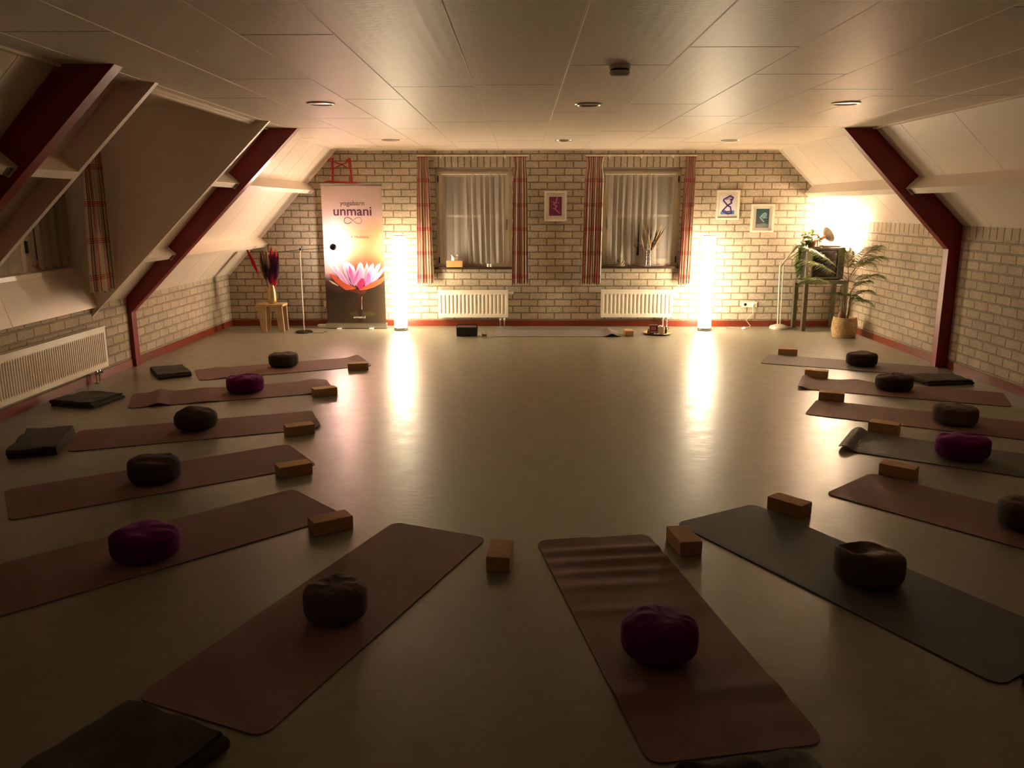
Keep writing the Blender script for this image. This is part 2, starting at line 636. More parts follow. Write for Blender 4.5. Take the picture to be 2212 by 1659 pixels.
def copy_thing(root, loc, rz, label):
    r = root.copy()
    COL.objects.link(r)
    r.location = loc
    r.rotation_euler = (0, 0, rz)
    r['label'] = label
    for ch in list(root.children):
        c = ch.copy()
        COL.objects.link(c)
        c.parent = r
        for g_ in list(ch.children):
            d = g_.copy()
            COL.objects.link(d)
            d.parent = c
    return r


def rotz(a):
    return Matrix.Rotation(a, 3, 'Z')


def rot_to(d):
    """rotation taking +z to direction d"""
    return Vector((0, 0, 1)).rotation_difference(Vector(d).normalized()).to_matrix()


# ------------------------------------------------------------------ room measures
XL, XR, YF, YN, ZC = -4.37, 4.75, 12.08, -2.6, 2.565
CL, CR = -2.70, 3.71                 # ceiling edges
SL, SR = 1.073, 0.974                # roof slopes (dz/dx)
ZKL = ZC - SL * (CL - XL)            # left knee height
ZKR = ZC - SR * (XR - CR)            # right knee height
DY0, DY1 = 5.71, 8.14                # dormer opening

MB().b2(XL - 0.3, XR + 0.2, YN - 0.2, YF + 0.2, -0.12, 0.0).build('floor', FLOOR)['kind'] = 'structure'

# ceiling boards with little V joints
cb = MB()
xs = [CL, -2.48, -1.935, -1.365, -0.90, -0.322, 0.273, 0.865, 1.448, 2.03, 2.62, 3.2, CR]
prof = [(CL, ZC)]
for x in xs[1:-1]:
    prof += [(x - 0.0045, ZC), (x, ZC + 0.006), (x + 0.0045, ZC)]
prof += [(CR, ZC), (CR, ZC + 0.1), (CL, ZC + 0.1)]
cb.prism_y(prof, YN, YF)
ceil = cb.build('ceiling', CEIL)
ceil['kind'] = 'structure'
# short cross joints between boards: hair-thin cover strips
tb = MB()
rr = random.Random(3)
for k in range(len(xs) - 1):
    y = 2.6 + rr.random() * 1.4 + (k % 2) * 0.7
    while y < 11.5:
        tb.b2(xs[k] + 0.008, xs[k + 1] - 0.008, y, y + 0.006, ZC - 0.0012, ZC + 0.002)
        y += 2.4
tb.build('trim_1', mat('joint_strip', (0.40, 0.35, 0.28), 0.6))['kind'] = 'structure'


def wall_with_openings(name, x0, x1, z0, z1, holes, y0, y1, m):
    w = MB()
    cuts = sorted({x0, x1, *[h[0] for h in holes], *[h[1] for h in holes]})
    for a, b in zip(cuts[:-1], cuts[1:]):
        hs = [h for h in holes if h[0] <= a + 1e-6 and h[1] >= b - 1e-6]
        if not hs:
            w.b2(a, b, y0, y1, z0, z1)
        for h in hs:
            w.b2(a, b, y0, y1, z0, h[2])
            w.b2(a, b, y0, y1, h[3], z1)
    o = w.build(name, m)
    o['kind'] = 'structure'
    return o


W1 = (-1.255, -0.135, 0.878, 2.31)
W2 = (1.175, 2.325, 0.890, 2.31)
wall_with_openings('wall_far', XL - 0.3, XR + 0.2, 0.0, ZC + 0.1, [W1, W2], YF, YF + 0.3, BRICK_X)
MB().b2(XL - 0.3, XR + 0.2, YN - 0.2, YN, 0, ZC + 0.1).build('wall_near', brick_mat('brick_near', 'x'))['kind'] = 'structure'
MB().b2(XR, XR + 0.2, YN, YF, 0, ZKR - 0.115).build('wall_right', BRICK_Y)['kind'] = 'structure'
wl = MB()
wl.b2(XL - 0.2, XL, YN, DY0 - 0.05, 0, ZKL + 0.01)
wl.b2(XL - 0.2, XL, DY0 - 0.05, DY1 + 0.05, 0, 0.757)
wl.b2(XL - 0.2, XL, DY1 + 0.05, YF, 0, ZKL + 0.01)
wl.build('wall_left', BRICK_Y)['kind'] = 'structure'
# upright courses: over the windows and along the top of the right wall
lt = MB()
lt.b2(W1[0] - 0.02, W1[1] + 0.02, YF - 0.002, YF + 0.1, W1[3], W1[3] + 0.15)
lt.b2(W2[0] - 0.02, W2[1] + 0.02, YF - 0.002, YF + 0.1, W2[3], W2[3] + 0.15)
lt.build('trim_2', SOLDIER_X)['kind'] = 'structure'
MB().b2(XR - 0.003, XR + 0.2, YN, YF, ZKR - 0.115, ZKR + 0.02).build('trim_3', SOLDIER_Y)['kind'] = 'structure'


# sloped ceilings: boards with open joints on a backing
def slope(name, P0, P1, y0, y1, joints, side):
    s = MB()
    d = Vector((P1[0] - P0[0], 0, P1[1] - P0[1])).normalized()
    nrm = Vector((d.z, 0, -d.x))
    if nrm.z < 0:
        nrm = -nrm                    # pointing up and out of the room
    a, b = Vector((P0[0], 0, P0[1])), Vector((P1[0], 0, P1[1]))

    def slab(ya, yb, t0, t1, mi=0):
        q = [a + nrm * t0, b + nrm * t0, b + nrm * t1, a + nrm * t1]
        s.prism_y([(p.x, p.z) for p in q], ya, yb, mi)
    ys = [y0] + [j for j in joints if y0 < j < y1] + [y1]
    for ya, yb in zip(ys[:-1], ys[1:]):
        slab(ya + (0.0035 if ya != y0 else 0), yb - (0.0035 if yb != y1 else 0), 0, 0.012)
    slab(y0, y1, 0.012, 0.10)
    o = s.build(name, WHITE)
    o['kind'] = 'structure'
    return o


JL = [0.2, 1.3, 2.4, 3.5, 4.6, 9.6, 10.25, 10.9, 11.55]
JR = [0.2, 1.3, 2.4, 3.4, 4.4, 5.4, 6.35, 7.35, 8.35, 10.36, 11.4]
slope('ceiling_left', (CL, ZC), (XL - 0.05, ZC - SL * (CL - XL + 0.05)), YN, DY0 - 0.05, JL, -1)
slope('ceiling_left_far', (CL, ZC), (XL - 0.05, ZC - SL * (CL - XL + 0.05)), DY1 + 0.05, YF, JL, -1)
slope('ceiling_right', (CR, ZC), (XR + 0.05, ZC - SR * (XR + 0.05 - CR)), YN, YF, JR, 1)

# battens along ceiling edges, and along the gable
tr = MB()
for y0, y1 in ((YN, 4.95), (5.06, DY0 - 0.05), (DY1 + 0.05, 8.88), (8.99, YF)):
    tr.b2(CL - 0.004, CL + 0.028, y0, y1, ZC - 0.016, ZC + 0.002)
tr.b2(-2.635, -2.60, DY0, DY1, ZC - 0.03, 2.70)
tr.b2(-2.60, -2.57, DY0, DY1, ZC - 0.016, ZC + 0.002)
tr.build('trim_4', WHITE2)['kind'] = 'structure'
tr = MB()
for y0, y1 in ((YN, 8.90), (9.01, YF)):
    tr.b2(CR - 0.028, CR + 0.004, y0, y1, ZC - 0.016, ZC + 0.002)
tr.b2(CL, CR, YF - 0.022, YF, ZC - 0.018, ZC)
tr.build('trim_5', WHITE2)['kind'] = 'structure'
for nm, (xa, za), (xb, zb), sg in (('trim_6', (CL, ZC), (XL, ZKL), -1), ('trim_7', (CR, ZC), (XR, ZKR), 1)):
    d = Vector((xb - xa, 0, zb - za)).normalized()
    up = Vector((-d.z, 0, d.x)) * (1 if sg > 0 else -1)
    q = [Vector((xa, 0, za)), Vector((xb, 0, zb)), Vector((xb, 0, zb)) - up * 0.028, Vector((xa, 0, za)) - up * 0.028]
    MB().prism_y([(p.x, p.z) for p in q], YF - 0.02, YF).build(nm, WHITE2)['kind'] = 'structure'

# skirting boards
sk = MB().b2(XL, XR, YF - 0.014, YF, 0, 0.088).build('baseboard_far', SKIRT)
sk['kind'] = 'structure'
SKREC = MB()
for y0, y1 in ((YN, 4.95), (5.06, 8.88), (8.99, YF - 0.014)):
    SKREC.b2(XL, XL + 0.014, y0, y1, 0, 0.088)
SKREC.build('baseboard_left', SKIRT)['kind'] = 'structure'
SKREC = MB()
for y0, y1 in ((YN, 8.90), (9.01, YF - 0.014)):
    SKREC.b2(XR - 0.014, XR, y0, y1, 0, 0.088)
SKREC.build('baseboard_right', SKIRT)['kind'] = 'structure'

# red roof trusses (bent posts)
LPOLY = [(-2.365, ZC), (-4.325, 0.61), (-4.325, 0.0), (XL - 0.01, 0.0), (XL - 0.01, ZKL), (CL - 0.005, ZC)]
RPOLY = [(3.385, ZC), (4.62, 1.305), (4.62, 0.0), (XR + 0.01, 0.0), (XR + 0.01, ZKR), (CR + 0.005, ZC)]
for poly, y0, lab in ((LPOLY, 4.95, 'oxblood painted bent roof truss at the near edge of the dormer, high on the left side'),
                      (LPOLY, 8.88, 'oxblood painted bent roof truss and post beyond the dormer on the left wall'),
                      (RPOLY, 8.90, 'oxblood painted bent roof truss and post on the right wall')):
    o = MB().prism_y(poly, y0, y0 + 0.11).build('roof_truss', RED, bevel=0.004)
    tag(o, lab, 'roof truss', 'red roof trusses', 'structure')


# white purlins
def purlin(A, nrm, depth, w, y0, y1, lab, hang=None):
    A = Vector((A[0], 0, A[1]))
    n_ = Vector((nrm[0], 0, nrm[1])).normalized()
    t = Vector((n_.z, 0, -n_.x))
    if t.z > 0:
        t = -t
    q = [A - n_ * 0.03, A + n_ * depth, A + n_ * depth + t * w, A - n_ * 0.03 + t * w]
    root = thing('roof_purlin', lab, 'roof beam', (0, y0, 0), 0, 'white roof purlins', 'structure')
    MB().prism_y([(p.x, p.z) for p in q], 0, y1 - y0).build('beam', WHITE, root, bevel=0.004)
    if hang is not None:                # steel shoe holding the beam end to the truss
        sg = -1 if hang - y0 > 0.4 else 1
        ya = hang - y0

        def shoe(e, d0, d1, nm, m_):
            q2 = [A + n_ * d0 - t * e, A + n_ * (depth + d1) - t * e, A + n_ * (depth + d1) + t * (w + e), A + n_ * d0 + t * (w + e)]
            a_, b_ = ya, ya + sg * 0.012
            return q2, min(a_, b_), max(a_, b_)
        q2, a_, b_ = shoe(0.012, -0.02, 0.010, 'hanger', WHITE)
        MB().prism_y([(p.x, p.z) for p in q2], a_, b_).build('hanger', WHITE, root)
        c0 = A + n_ * depth + t * 0.006
        c1 = A + n_ * depth + t * (w - 0.006)
        c2, c3 = c1 + n_ * 0.004, c0 + n_ * 0.004
        a_, b_ = ya + sg * 0.02, ya + sg * 0.075
        MB().prism_y([(p.x, p.z) for p in (c0, c1, c2, c3)], min(a_, b_), max(a_, b_)).build('hanger_plate', mat('hanger_steel', (0.20, 0.17, 0.12), 0.5, 0.5), root)
    return root


NL, NR = (0.731, -0.682), (-0.698, -0.716)
UPL, LOL, UPR = (-3.135, 2.098), (-3.885, 1.345), (4.226, 2.068)
purlin(UPL, NL, 0.165, 0.066, 8.99, YF, 'white upper purlin between far left truss and far wall')
purlin(LOL, NL, 0.185, 0.066, 8.99, YF, 'white lower purlin between far left truss and far wall')
purlin(UPL, NL, 0.145, 0.066, DY1 + 0.05, 8.88, 'short white upper purlin between dormer side panel and far left truss', 8.88)
purlin(LOL, NL, 0.145, 0.066, DY1 + 0.05, 8.88, 'short white lower purlin between dormer side panel and far left truss', 8.88)
purlin(UPL, NL, 0.165, 0.066, 5.06, DY0 - 0.05, 'white purlin between near left truss and near dormer side panel', 5.06)
purlin(UPL, NL, 0.165, 0.066, YN, 4.95, 'white purlin end on the camera side of the near left truss', 4.95)
purlin(UPR, NR, 0.172, 0.080, 9.01, YF, 'white purlin between right truss and far wall')
purlin(UPR, NR, 0.172, 0.080, YN, 8.90, 'long white purlin on the near side of the right truss', 8.90)

# ------------------------------------------------------------------ dormer on the left
XW = -4.50
ck = [(-2.44, ZC), (-4.423, 0.609), (-4.455, 0.70), (XW - 0.1, 0.757), (XW - 0.1, 2.74), (-2.62, 2.74), (-2.62, ZC)]
ckp = [(x, z) for x, z in ck]
for nm, y0 in (('wall_dormer_near', DY0 - 0.05), ('wall_dormer_far', DY1)):
    # panel with a planted white edge strip along the slanted side
    o = MB().prism_y(ckp, y0, y0 + 0.05).build(nm, WHITE)
    o['kind'] = 'structure'
MB().b2(XW - 0.1, -2.62, DY0, DY1, 2.70, 2.74).build('ceiling_dormer', WHITE)['kind'] = 'structure'
kp = MB()
kprof = [(-4.413, 1.12), (-4.311, 0.757), (-4.37, 0.757), (XW, 0.757), (XW, 1.12)]
kp.prism_y(kprof, DY0, 6.745)
kp.prism_y(kprof, 6.751, DY1)
kp.build('wall_dormer_sill_panel', WHITE2)['kind'] = 'structure'

root = bpy.data.objects.new('window_3', None)
COL.objects.link(root)
root.location = (XW, DY0, 1.12)
root['kind'] = 'structure'
tag(root, 'dormer window with sheer curtain high in the left roof slope', 'window')
LY = DY1 - DY0
MB().b2(-0.1, 0.083, 0, LY, 0, 0.046).build('sill', WHITE2, root, bevel=0.004)
fr = MB()
fr.b2(-0.09, 0, 0, LY, 1.261, 1.58)
fr.b2(-0.072, -0.012, 0, LY, 0.046, 0.098)
for y in (0.0, 1.60, LY - 0.07):
    fr.b2(-0.07, -0.01, y, y + (0.16 if y == 1.60 else 0.07), 0.046, 1.26)
fr.build('window_frame', FRAMEW, root)
sb = MB()
for ya, yb in ((0.07, 1.60), (1.76, LY - 0.07)):
    for a, b_, c_, d_ in ((ya, ya + 0.05, 0.1, 1.26), (yb - 0.05, yb, 0.1, 1.26), (ya + 0.05, yb - 0.05, 0.1, 0.15), (ya + 0.05, yb - 0.05, 1.21, 1.26)):
        sb.b2(-0.05, 0.004, a, b_, c_, d_)
sb.build('sash', FRAMEW, root)
MB().b2(-0.045, -0.035, 0.07, LY - 0.07, 0.1, 1.26).build('glass', GLASSN, root)
MB().b2(-0.01, 0.012, 1.675, 1.695, 0.22, 0.33).build('hinge', BLACK, root)


# ------------------------------------------------------------------ cloth helpers
def curtain_mesh(name, parent, m, top, bot, z1, z0, waves, amp, neck=0.0, rows=26, cols=110, fabric=None, seed=0, axis='x', cloth_len=None):
    """pleated hanging cloth; top/bot = (a,b) extents along axis, local coords"""
    mb = MB()
    uvs = []
    rr_ = random.Random(seed)
    ph = [rr_.random() * 2 * PI for _ in range(4)]
    W = (top[1] - top[0])
    cl = cloth_len or W * 2.2

    def fn(u, v):
        z = z1 + (z0 - z1) * v
        a = top[0] + (bot[0] - top[0]) * v
        b = top[1] + (bot[1] - top[1]) * v
        k = math.exp(-((v - 0.07) / 0.05) ** 2) * neck
        mid = (a + b) / 2
        a, b = a + (mid - a) * k, b + (mid - b) * k
        fold = math.sin(2 * PI * waves * u + 0.6 * math.sin(3 * v + ph[0]))
        fold += 0.35 * math.sin(2 * PI * waves * 1.7 * u + ph[1] + 1.2 * v)
        d = amp * fold * (0.45 + 0.55 * min(1, v * 2.2))
        x = a + (b - a) * (u + 0.018 * math.sin(2 * PI * waves * u * 1.3 + ph[2]))
        zz = z - (0.012 * math.sin(2 * PI * waves * u + ph[3]) if v > 0.98 else 0)
        uvs.append((u * cl, z))
        return (x, d, zz) if axis == 'x' else (d, x, zz)
    mb.grid(cols, rows, fn)
    o = mb.build(name, m, parent, uv=uvs)
    o.data.polygons.foreach_set('use_smooth', [True] * len(o.data.polygons))
    return o


# dormer sheer and plaid curtain
for ya, yb, lab, sd in ((6.05, 7.28, 'sheer net curtain on the near casement of the left dormer window', 4), (7.50, 8.04, 'sheer net curtain in the left dormer window beside the plaid curtain', 9)):
    t = thing('sheer_curtain', lab, 'curtain', (XW + 0.03, ya, 0))
    curtain_mesh('net', t, SHEER2, (0, yb - ya), (0, yb - ya), 2.36, 1.19, 4, 0.016, axis='y', seed=sd)
    MB().tube([(0, -0.02, 2.36), (0, yb - ya + 0.02, 2.36)], 0.006).build('rod', WHITE2, t)
t = thing('plaid_curtain', 'red and cream plaid curtain hanging in the left dormer, upper part hidden by slanted panel', 'curtain', (-4.08, 7.6, 0), 0, 'plaid curtains')
curtain_mesh('cloth', t, PLAID, (0.10, 0.46), (0.02, 0.53), 2.60, 0.945, 5, 0.022, axis='y', seed=8, cloth_len=0.9)
MB().tube([(0, -1.7, 2.615), (0, 0.5, 2.615)], 0.009).build('rail', WHITE2, t)


# ------------------------------------------------------------------ far windows
def far_window(nm, W, lab, handle_right, hinge_left):
    x0, x1, z0, z1 = W
    r = bpy.data.objects.new(nm, None)
    COL.objects.link(r)
    r.location = ((x0 + x1) / 2, YF, z0)
    tag(r, lab, 'window', None, 'structure')
    w, h = x1 - x0, z1 - z0
    X0, X1 = -w / 2, w / 2
    MB().b2(X0 - 0.03, X1 + 0.03, -0.045, 0.15, -0.028, 0.006).build('sill', SILL, r, bevel=0.004)
    rc = bpy.data.objects.new('casement', None)
    COL.objects.link(rc)
    rc.parent = r
    rc.location = (0, 0.06, 0)
    MB().b2(X0 + 0.001, X1 - 0.001, 0.1, 0.115, 0.0, h).build('outer_board', FRAMEW, rc)
    f = MB()
    f.b2(X0, X0 + 0.06, 0.02, 0.09, 0, h)
    f.b2(X1 - 0.06, X1, 0.02, 0.09, 0, h)
    f.b2(X0 + 0.06, X1 - 0.06, 0.02, 0.09, h - 0.07, h)
    f.b2(X0 + 0.06, X1 - 0.06, 0.02, 0.09, 0, 0.05)
    f.b2(X0, X1, -0.004, 0.0195, h - 0.018, h)
    f.build('window_frame', FRAMEW, rc)
    s_ = MB()
    a0, a1, b0, b1 = X0 + 0.045, X1 - 0.045, 0.035, h - 0.055
    # sash laps over the fixed frame
    s_.b2(a0, a0 + 0.075, 0.0, 0.06, b0, b1)
    s_.b2(a1 - 0.075, a1, 0.0, 0.06, b0, b1)
    s_.b2(a0 + 0.075, a1 - 0.075, 0.0, 0.06, b1 - 0.075, b1)
    s_.b2(a0 + 0.075, a1 - 0.075, 0.0, 0.06, b0, b0 + 0.075)
    s_.build('sash', FRAMEW, rc)
    MB().b2(a0 + 0.07, a1 - 0.07, 0.03, 0.055, h * 0.505, h * 0.505 + 0.035).build('glazing_bar', mat('bar_white', (0.75, 0.68, 0.58), 0.4), rc)
    MB().b2(a0 + 0.07, a1 - 0.07, 0.058, 0.066, b0 + 0.07, b1 - 0.07).build('glass', GLASSN, rc)
    hx = a1 - 0.035 if handle_right else a0 + 0.035
    hd = MB()
    hd.box((hx, -0.006, 0.66), (0.026, 0.012, 0.075))
    hd.tube([(hx, -0.01, 0.66), (hx, -0.04, 0.66)], 0.008)
    hd.box((hx, -0.042, 0.605), (0.018, 0.012, 0.13))
    hd.build('handle', STEEL, rc, bevel=0.002)
    ex = X0 + 0.035 if hinge_left else X1 - 0.035
    for z in (0.10, h - 0.16):
        MB().b2(ex - 0.008, ex + 0.008, -0.008, 0.02, z - 0.045, z + 0.045).build('hinge', BLACKM, rc)
    return r


far_window('window_1', W1, 'far wall window with the tissue box on its sill', True, True)
far_window('window_2', W2, 'far wall window with vase of dried flowers on its sill', False, False)
YS = YF - 0.03
t = thing('sheer_curtain', 'sheer white net curtain drawn to the right in the window above the tissue box', 'curtain', (-0.70, YF + 0.042, 0))
curtain_mesh('net', t, SHEER, (-0.16, 0.47), (-0.13, 0.46), 2.215, 0.925, 7, 0.014, seed=1)
curtain_mesh('net', t, sheer_mat('sheer_single', 0.5), (-0.455, -0.10), (-0.45, -0.08), 2.215, 0.915, 3, 0.004, seed=5, cols=40)
MB().tube([(-0.46, 0, 2.215), (0.49, 0, 2.215)], 0.006).build('rod', WHITE2, t)
t = thing('sheer_curtain', 'sheer white net curtain behind the dried flower vase and small statue', 'curtain', (1.75, YF + 0.042, 0))
curtain_mesh('net', t, SHEER, (-0.52, 0.22), (-0.52, 0.24), 2.215, 0.915, 8, 0.014, seed=2)
curtain_mesh('net', t, MATS['sheer_single'], (0.20, 0.47), (0.22, 0.47), 2.215, 0.915, 2, 0.004, seed=6, cols=40)
MB().tube([(-0.54, 0, 2.215), (0.50, 0, 2.215)], 0.006).build('rod', WHITE2, t)

CY = YF - 0.085
for nm, x0, x1, lab in (('curtain_rail', -1.50, 0.10, 'thin white curtain rail over the window with the tissue box'),
                        ('curtain_rail', 0.92, 2.51, 'thin white curtain rail over the window with the dried flowers')):
    r = thing(nm, lab, 'curtain rail', ((x0 + x1) / 2, CY, 2.468), 0, 'curtain rails')
    w = (x1 - x0) / 2
    MB().b2(-w, w, -0.01, 0.01, -0.007, 0.007).build('rail', WHITE2, r, bevel=0.003)
    for xx in (-w + 0.34, 0.0, w - 0.34):
        MB().b2(xx - 0.012, xx + 0.012, 0.008, YF - CY, -0.012, 0.012).b2(xx - 0.008, xx + 0.008, -0.012, 0.012, -0.035, -0.007).build('bracket', WHITE2, r)
for top, bot, lab, sd, wv in (((-1.502, -1.325), (-1.535, -1.285), 'plaid curtain beside the left column lamp', 11, 6),
                              ((-0.115, 0.085), (-0.135, 0.11), 'plaid curtain between the tissue box window and the magenta picture', 12, 7),
                              ((0.92, 1.185), (0.895, 1.17), 'wide plaid curtain between the magenta picture and the flower vase window', 13, 8),
                              ((2.345, 2.505), (2.315, 2.48), 'plaid curtain beside the right column lamp', 14, 6)):
    c = (top[0] + top[1]) / 2
    t = thing('plaid_curtain', lab, 'curtain', (c, CY, 0), 0, 'plaid curtains')
    curtain_mesh('cloth', t, PLAID, (top[0] - c, top[1] - c), (bot[0] - c, bot[1] - c), 2.457, 0.64, wv, 0.02, neck=0.2, seed=sd, cloth_len=0.80)
    hk = MB()
    hk.b2(top[0] - c + 0.01, top[1] - c - 0.01, 0.012, 0.016, 2.40, 2.457)
    hk.build('heading_tape', PAPER, t)


# ------------------------------------------------------------------ radiators
def radiator(lab, loc, rz, L, H, nrib, valve=True, pipes_x=None, group='panel radiators'):
    """local: x along the wall, y=0 back of the front panel, -y into the room, z from the underside"""
    r = thing('radiator', lab, 'radiator', loc, rz, group)
    m = MB()
    D = 0.075
    step = (L - 0.06) / nrib
    pr = [(-L / 2, -D), (-L / 2 + 0.03, -D)]
    for k in range(nrib):
        x = -L / 2 + 0.03 + step * k
        pr += [(x + step * 0.14, -D), (x + step * 0.30, -D + 0.012), (x + step * 0.70, -D + 0.012), (x + step * 0.86, -D)]
    pr += [(L / 2, -D)]
    # ribbed front between two flat rails
    z0, z1 = 0.045, H - 0.045
    n_ = len(pr)
    vv = [(x, y, z) for z in (z0, z0 + 0.02, z1 - 0.02, z1) for x, y in pr]
    vv = [(x, (-D if (i // n_) in (0, 3) else y), z) for i, (x, y, z) in enumerate(vv)]
    ff = [(j * n_ + i, j * n_ + i + 1, (j + 1) * n_ + i + 1, (j + 1) * n_ + i) for j in range(3) for i in range(n_ - 1)]
    m.add(vv, ff)
    m.b2(-L / 2, L / 2, -D, -D + 0.03, 0, z0)
    m.b2(-L / 2, L / 2, -D, -D + 0.03, z1, H)
    m.b2(-L / 2, L / 2, -D + 0.018, -D + 0.03, 0, H)
    m.build('front_panel', RADW, r)
    MB().b2(-L / 2 + 0.005, L / 2 - 0.005, -0.02, 0, 0.02, H - 0.02).build('back_panel', RADW, r)
    MB().b2(-L / 2 - 0.004, L / 2 + 0.004, -D - 0.004, 0.0, H, H + 0.014).build('top_grille', RADW, r, bevel=0.003)
    for sx in (-1, 1):
        MB().b2(sx * L / 2 - 0.003, sx * L / 2 + 0.003, -D + 0.006, 0, 0.01, H).build('side_cover', RADW, r)
        MB().b2(sx * (L / 2 - 0.15) - 0.02, sx * (L / 2 - 0.15) + 0.02, 0, 0.029, 0.03, H - 0.03).build('wall_bracket', RADW, r)
    if valve:
        MB().lathe([(0.014, 0), (0.019, 0.01), (0.021, 0.06), (0.017, 0.075), (0, 0.076)], 16, (L / 2 + 0.004, -0.04, H - 0.03), 0, rot_to((1, 0, 0))).build('thermostat_knob', PAPER, r, smooth=40)
    zb = loc[2]
    for px in pipes_x:
        p = MB()
        p.tube([(px, -0.04, 0.0), (px, -0.04, -zb + 0.001)], 0.008)
        p.lathe([(0.016, -0.055), (0.016, -0.02), (0.011, -0.01), (0.011, 0.0)], 12, (px, -0.04, 0.0))
        p.tube([(px, -0.04, -0.037), (px, -0.075, -0.037)], 0.011)
        p.lathe([(0.02, -zb + 0.0005), (0.02, -zb + 0.006), (0.009, -zb + 0.012)], 14, (px, -0.04, 0))
        p.build('pipe', CHROME, r, smooth=40)
    return r


radiator('white panel radiator under the window with the tissue box', (-0.715, YF - 0.03, 0.142), 0, 1.04, 0.39, 17, True, (0.405, 0.465))
radiator('white panel radiator under the window with the dried flowers', (1.715, YF - 0.03, 0.147), 0, 1.055, 0.395, 17, True, (0.40, 0.46))
radiator('long white panel radiator under the left dormer window', (XL + 0.03, 6.95, 0.145), PI / 2, 2.42, 0.405, 66, False, (1.02, 1.075))

# ------------------------------------------------------------------ ceiling fittings
dl = None
for k, (x, y, lab) in enumerate(((-1.607, 6.78, 'recessed ceiling downlight, left of the nearer row of three'),
                                 (0.542, 6.86, 'recessed ceiling downlight, middle of the nearer row of three'),
                                 (2.586, 6.80, 'recessed ceiling downlight, right of the nearer row of three'),
                                 (-1.619, 10.40, 'recessed ceiling downlight nearest the far wall on the banner side'),
                                 (0.526, 10.48, 'recessed ceiling downlight nearest the far wall between the two windows'),
                                 (2.595, 10.50, 'recessed ceiling downlight nearest the far wall on the palm side'))):
    if dl is None:
        dl = thing('ceiling_downlight', lab, 'ceiling light', (x, y, ZC), 0, 'unlit recessed downlights')
        MB().lathe([(0.088, 0.0), (0.112, 0.0), (0.113, -0.004), (0.108, -0.010), (0.094, -0.012), (0.088, -0.006), (0.088, 0.0)], 36).build('rim', STEEL, dl, smooth=40)
        MB().lathe([(0.092, -0.004), (0.084, 0.012), (0.066, 0.04), (0.04, 0.055), (0.0, 0.058)], 32).build('reflector', CHROME, dl, smooth=60)
        MB().lathe([(0.0, 0.002), (0.016, 0.004), (0.022, 0.02), (0.018, 0.045), (0.0, 0.05)], 16).build('bulb', mat('bulb_glass', (0.8, 0.78, 0.74), 0.1), dl, smooth=60)
    else:
        copy_thing(dl, (x, y, ZC), 0, lab)
# recesses are sunk into the boards: cut the ceiling under each downlight
cutter = MB()
for x, y in ((-1.607, 6.78), (0.542, 6.86), (2.586, 6.80), (-1.619, 10.40), (0.526, 10.48), (2.595, 10.50)):
    cutter.lathe([(0.095, -0.02), (0.095, 0.065)], 32, (x, y, ZC))
cut = cutter.build('cut', WHITE)
md = ceil.modifiers.new('recess', 'BOOLEAN')
md.operation = 'DIFFERENCE'
md.solver = 'EXACT'
md.object = cut
dg = bpy.context.evaluated_depsgraph_get()
new_me = bpy.data.meshes.new_from_object(ceil.evaluated_get(dg))
ceil.modifiers.clear()
ceil.data = new_me
bpy.data.objects.remove(cut, do_unlink=True)

sd_ = thing('smoke_detector', 'round white smoke detector with dark band on the ceiling', 'smoke detector', (0.575, 5.03, ZC))
MB().lathe([(0.062, 0.0), (0.062, -0.022), (0.0, -0.022)], 36).build('base', PAPER, sd_, smooth=40)
MB().lathe([(0.056, -0.022), (0.056, -0.034), (0, -0.034)], 36).build('sensor_slot', BLACK, sd_, smooth=40)
MB().lathe([(0.061, -0.034), (0.061, -0.046), (0.052, -0.058), (0.0, -0.061)], 36).build('cover', PAPER, sd_, smooth=50)


# ------------------------------------------------------------------ column lamps
def column_lamp(x, y, lab, cord):
    r = thing('column_lamp', lab, 'floor lamp', (x, y, 0), 0, 'glowing column lamps')
    em = mat('lamp_paper', (0.85, 0.82, 0.75), 0.8, emit=(COLUMN_COLOR, COLUMN_GLOW))
    MB().lathe([(0.097, 0.0), (0.100, 0.004), (0.100, 0.030), (0.092, 0.040), (0.0, 0.041)], 40).build('base', mat('lamp_base', (0.5, 0.5, 0.48), 0.2, 0.7), r, smooth=40)
    for z0, z1 in ((0.042, 0.474), (0.480, 0.923), (0.929, 1.352)):
        MB().lathe([(0.0, z0), (0.092, z0), (0.0935, z0 + 0.01), (0.0935, z1 - 0.01), (0.092, z1), (0.0, z1)], 40).build('lamp_shade', em, r, smooth=40)
    for z in (0.474, 0.923):
        MB().lathe([(0.0, z), (0.0945, z), (0.0945, z + 0.006), (0.0, z + 0.006)], 40).build('hoop', mat('hoop_grey', (0.08, 0.08, 0.08), 0.5), r, smooth=40)
    MB().lathe([(0.088, 1.352), (0.0945, 1.352), (0.0945, 1.364), (0.090, 1.364), (0.088, 1.352)], 40).build('top_ring', mat('ring_grey', (0.35, 0.33, 0.30), 0.5), r, smooth=40)
    MB().tube([(cx - x, cy - y, cz) for cx, cy, cz in cord], 0.0035, 6).build('cord', CORDW, r, smooth=60)
    return r


column_lamp(-1.750, 11.66, 'tall glowing white column lamp beside the lotus banner',
            [(-1.66, 11.70, 0.006), (-1.72, 11.98, 0.005), (-1.90, 12.00, 0.005), (-2.05, 11.99, 0.005), (-2.25, 12.0, 0.005)])
column_lamp(2.665, 11.69, 'tall glowing white column lamp at the socket side, below the blue figure picture',
            [(2.76, 11.72, 0.006), (2.92, 11.93, 0.005), (3.02, 11.86, 0.005), (3.10, 11.93, 0.005), (3.22, 11.88, 0.005), (3.36, 11.92, 0.005), (3.42, 12.0, 0.02), (3.36, 12.04, 0.10), (3.46, 12.05, 0.20), (3.45, 12.055, 0.325)])


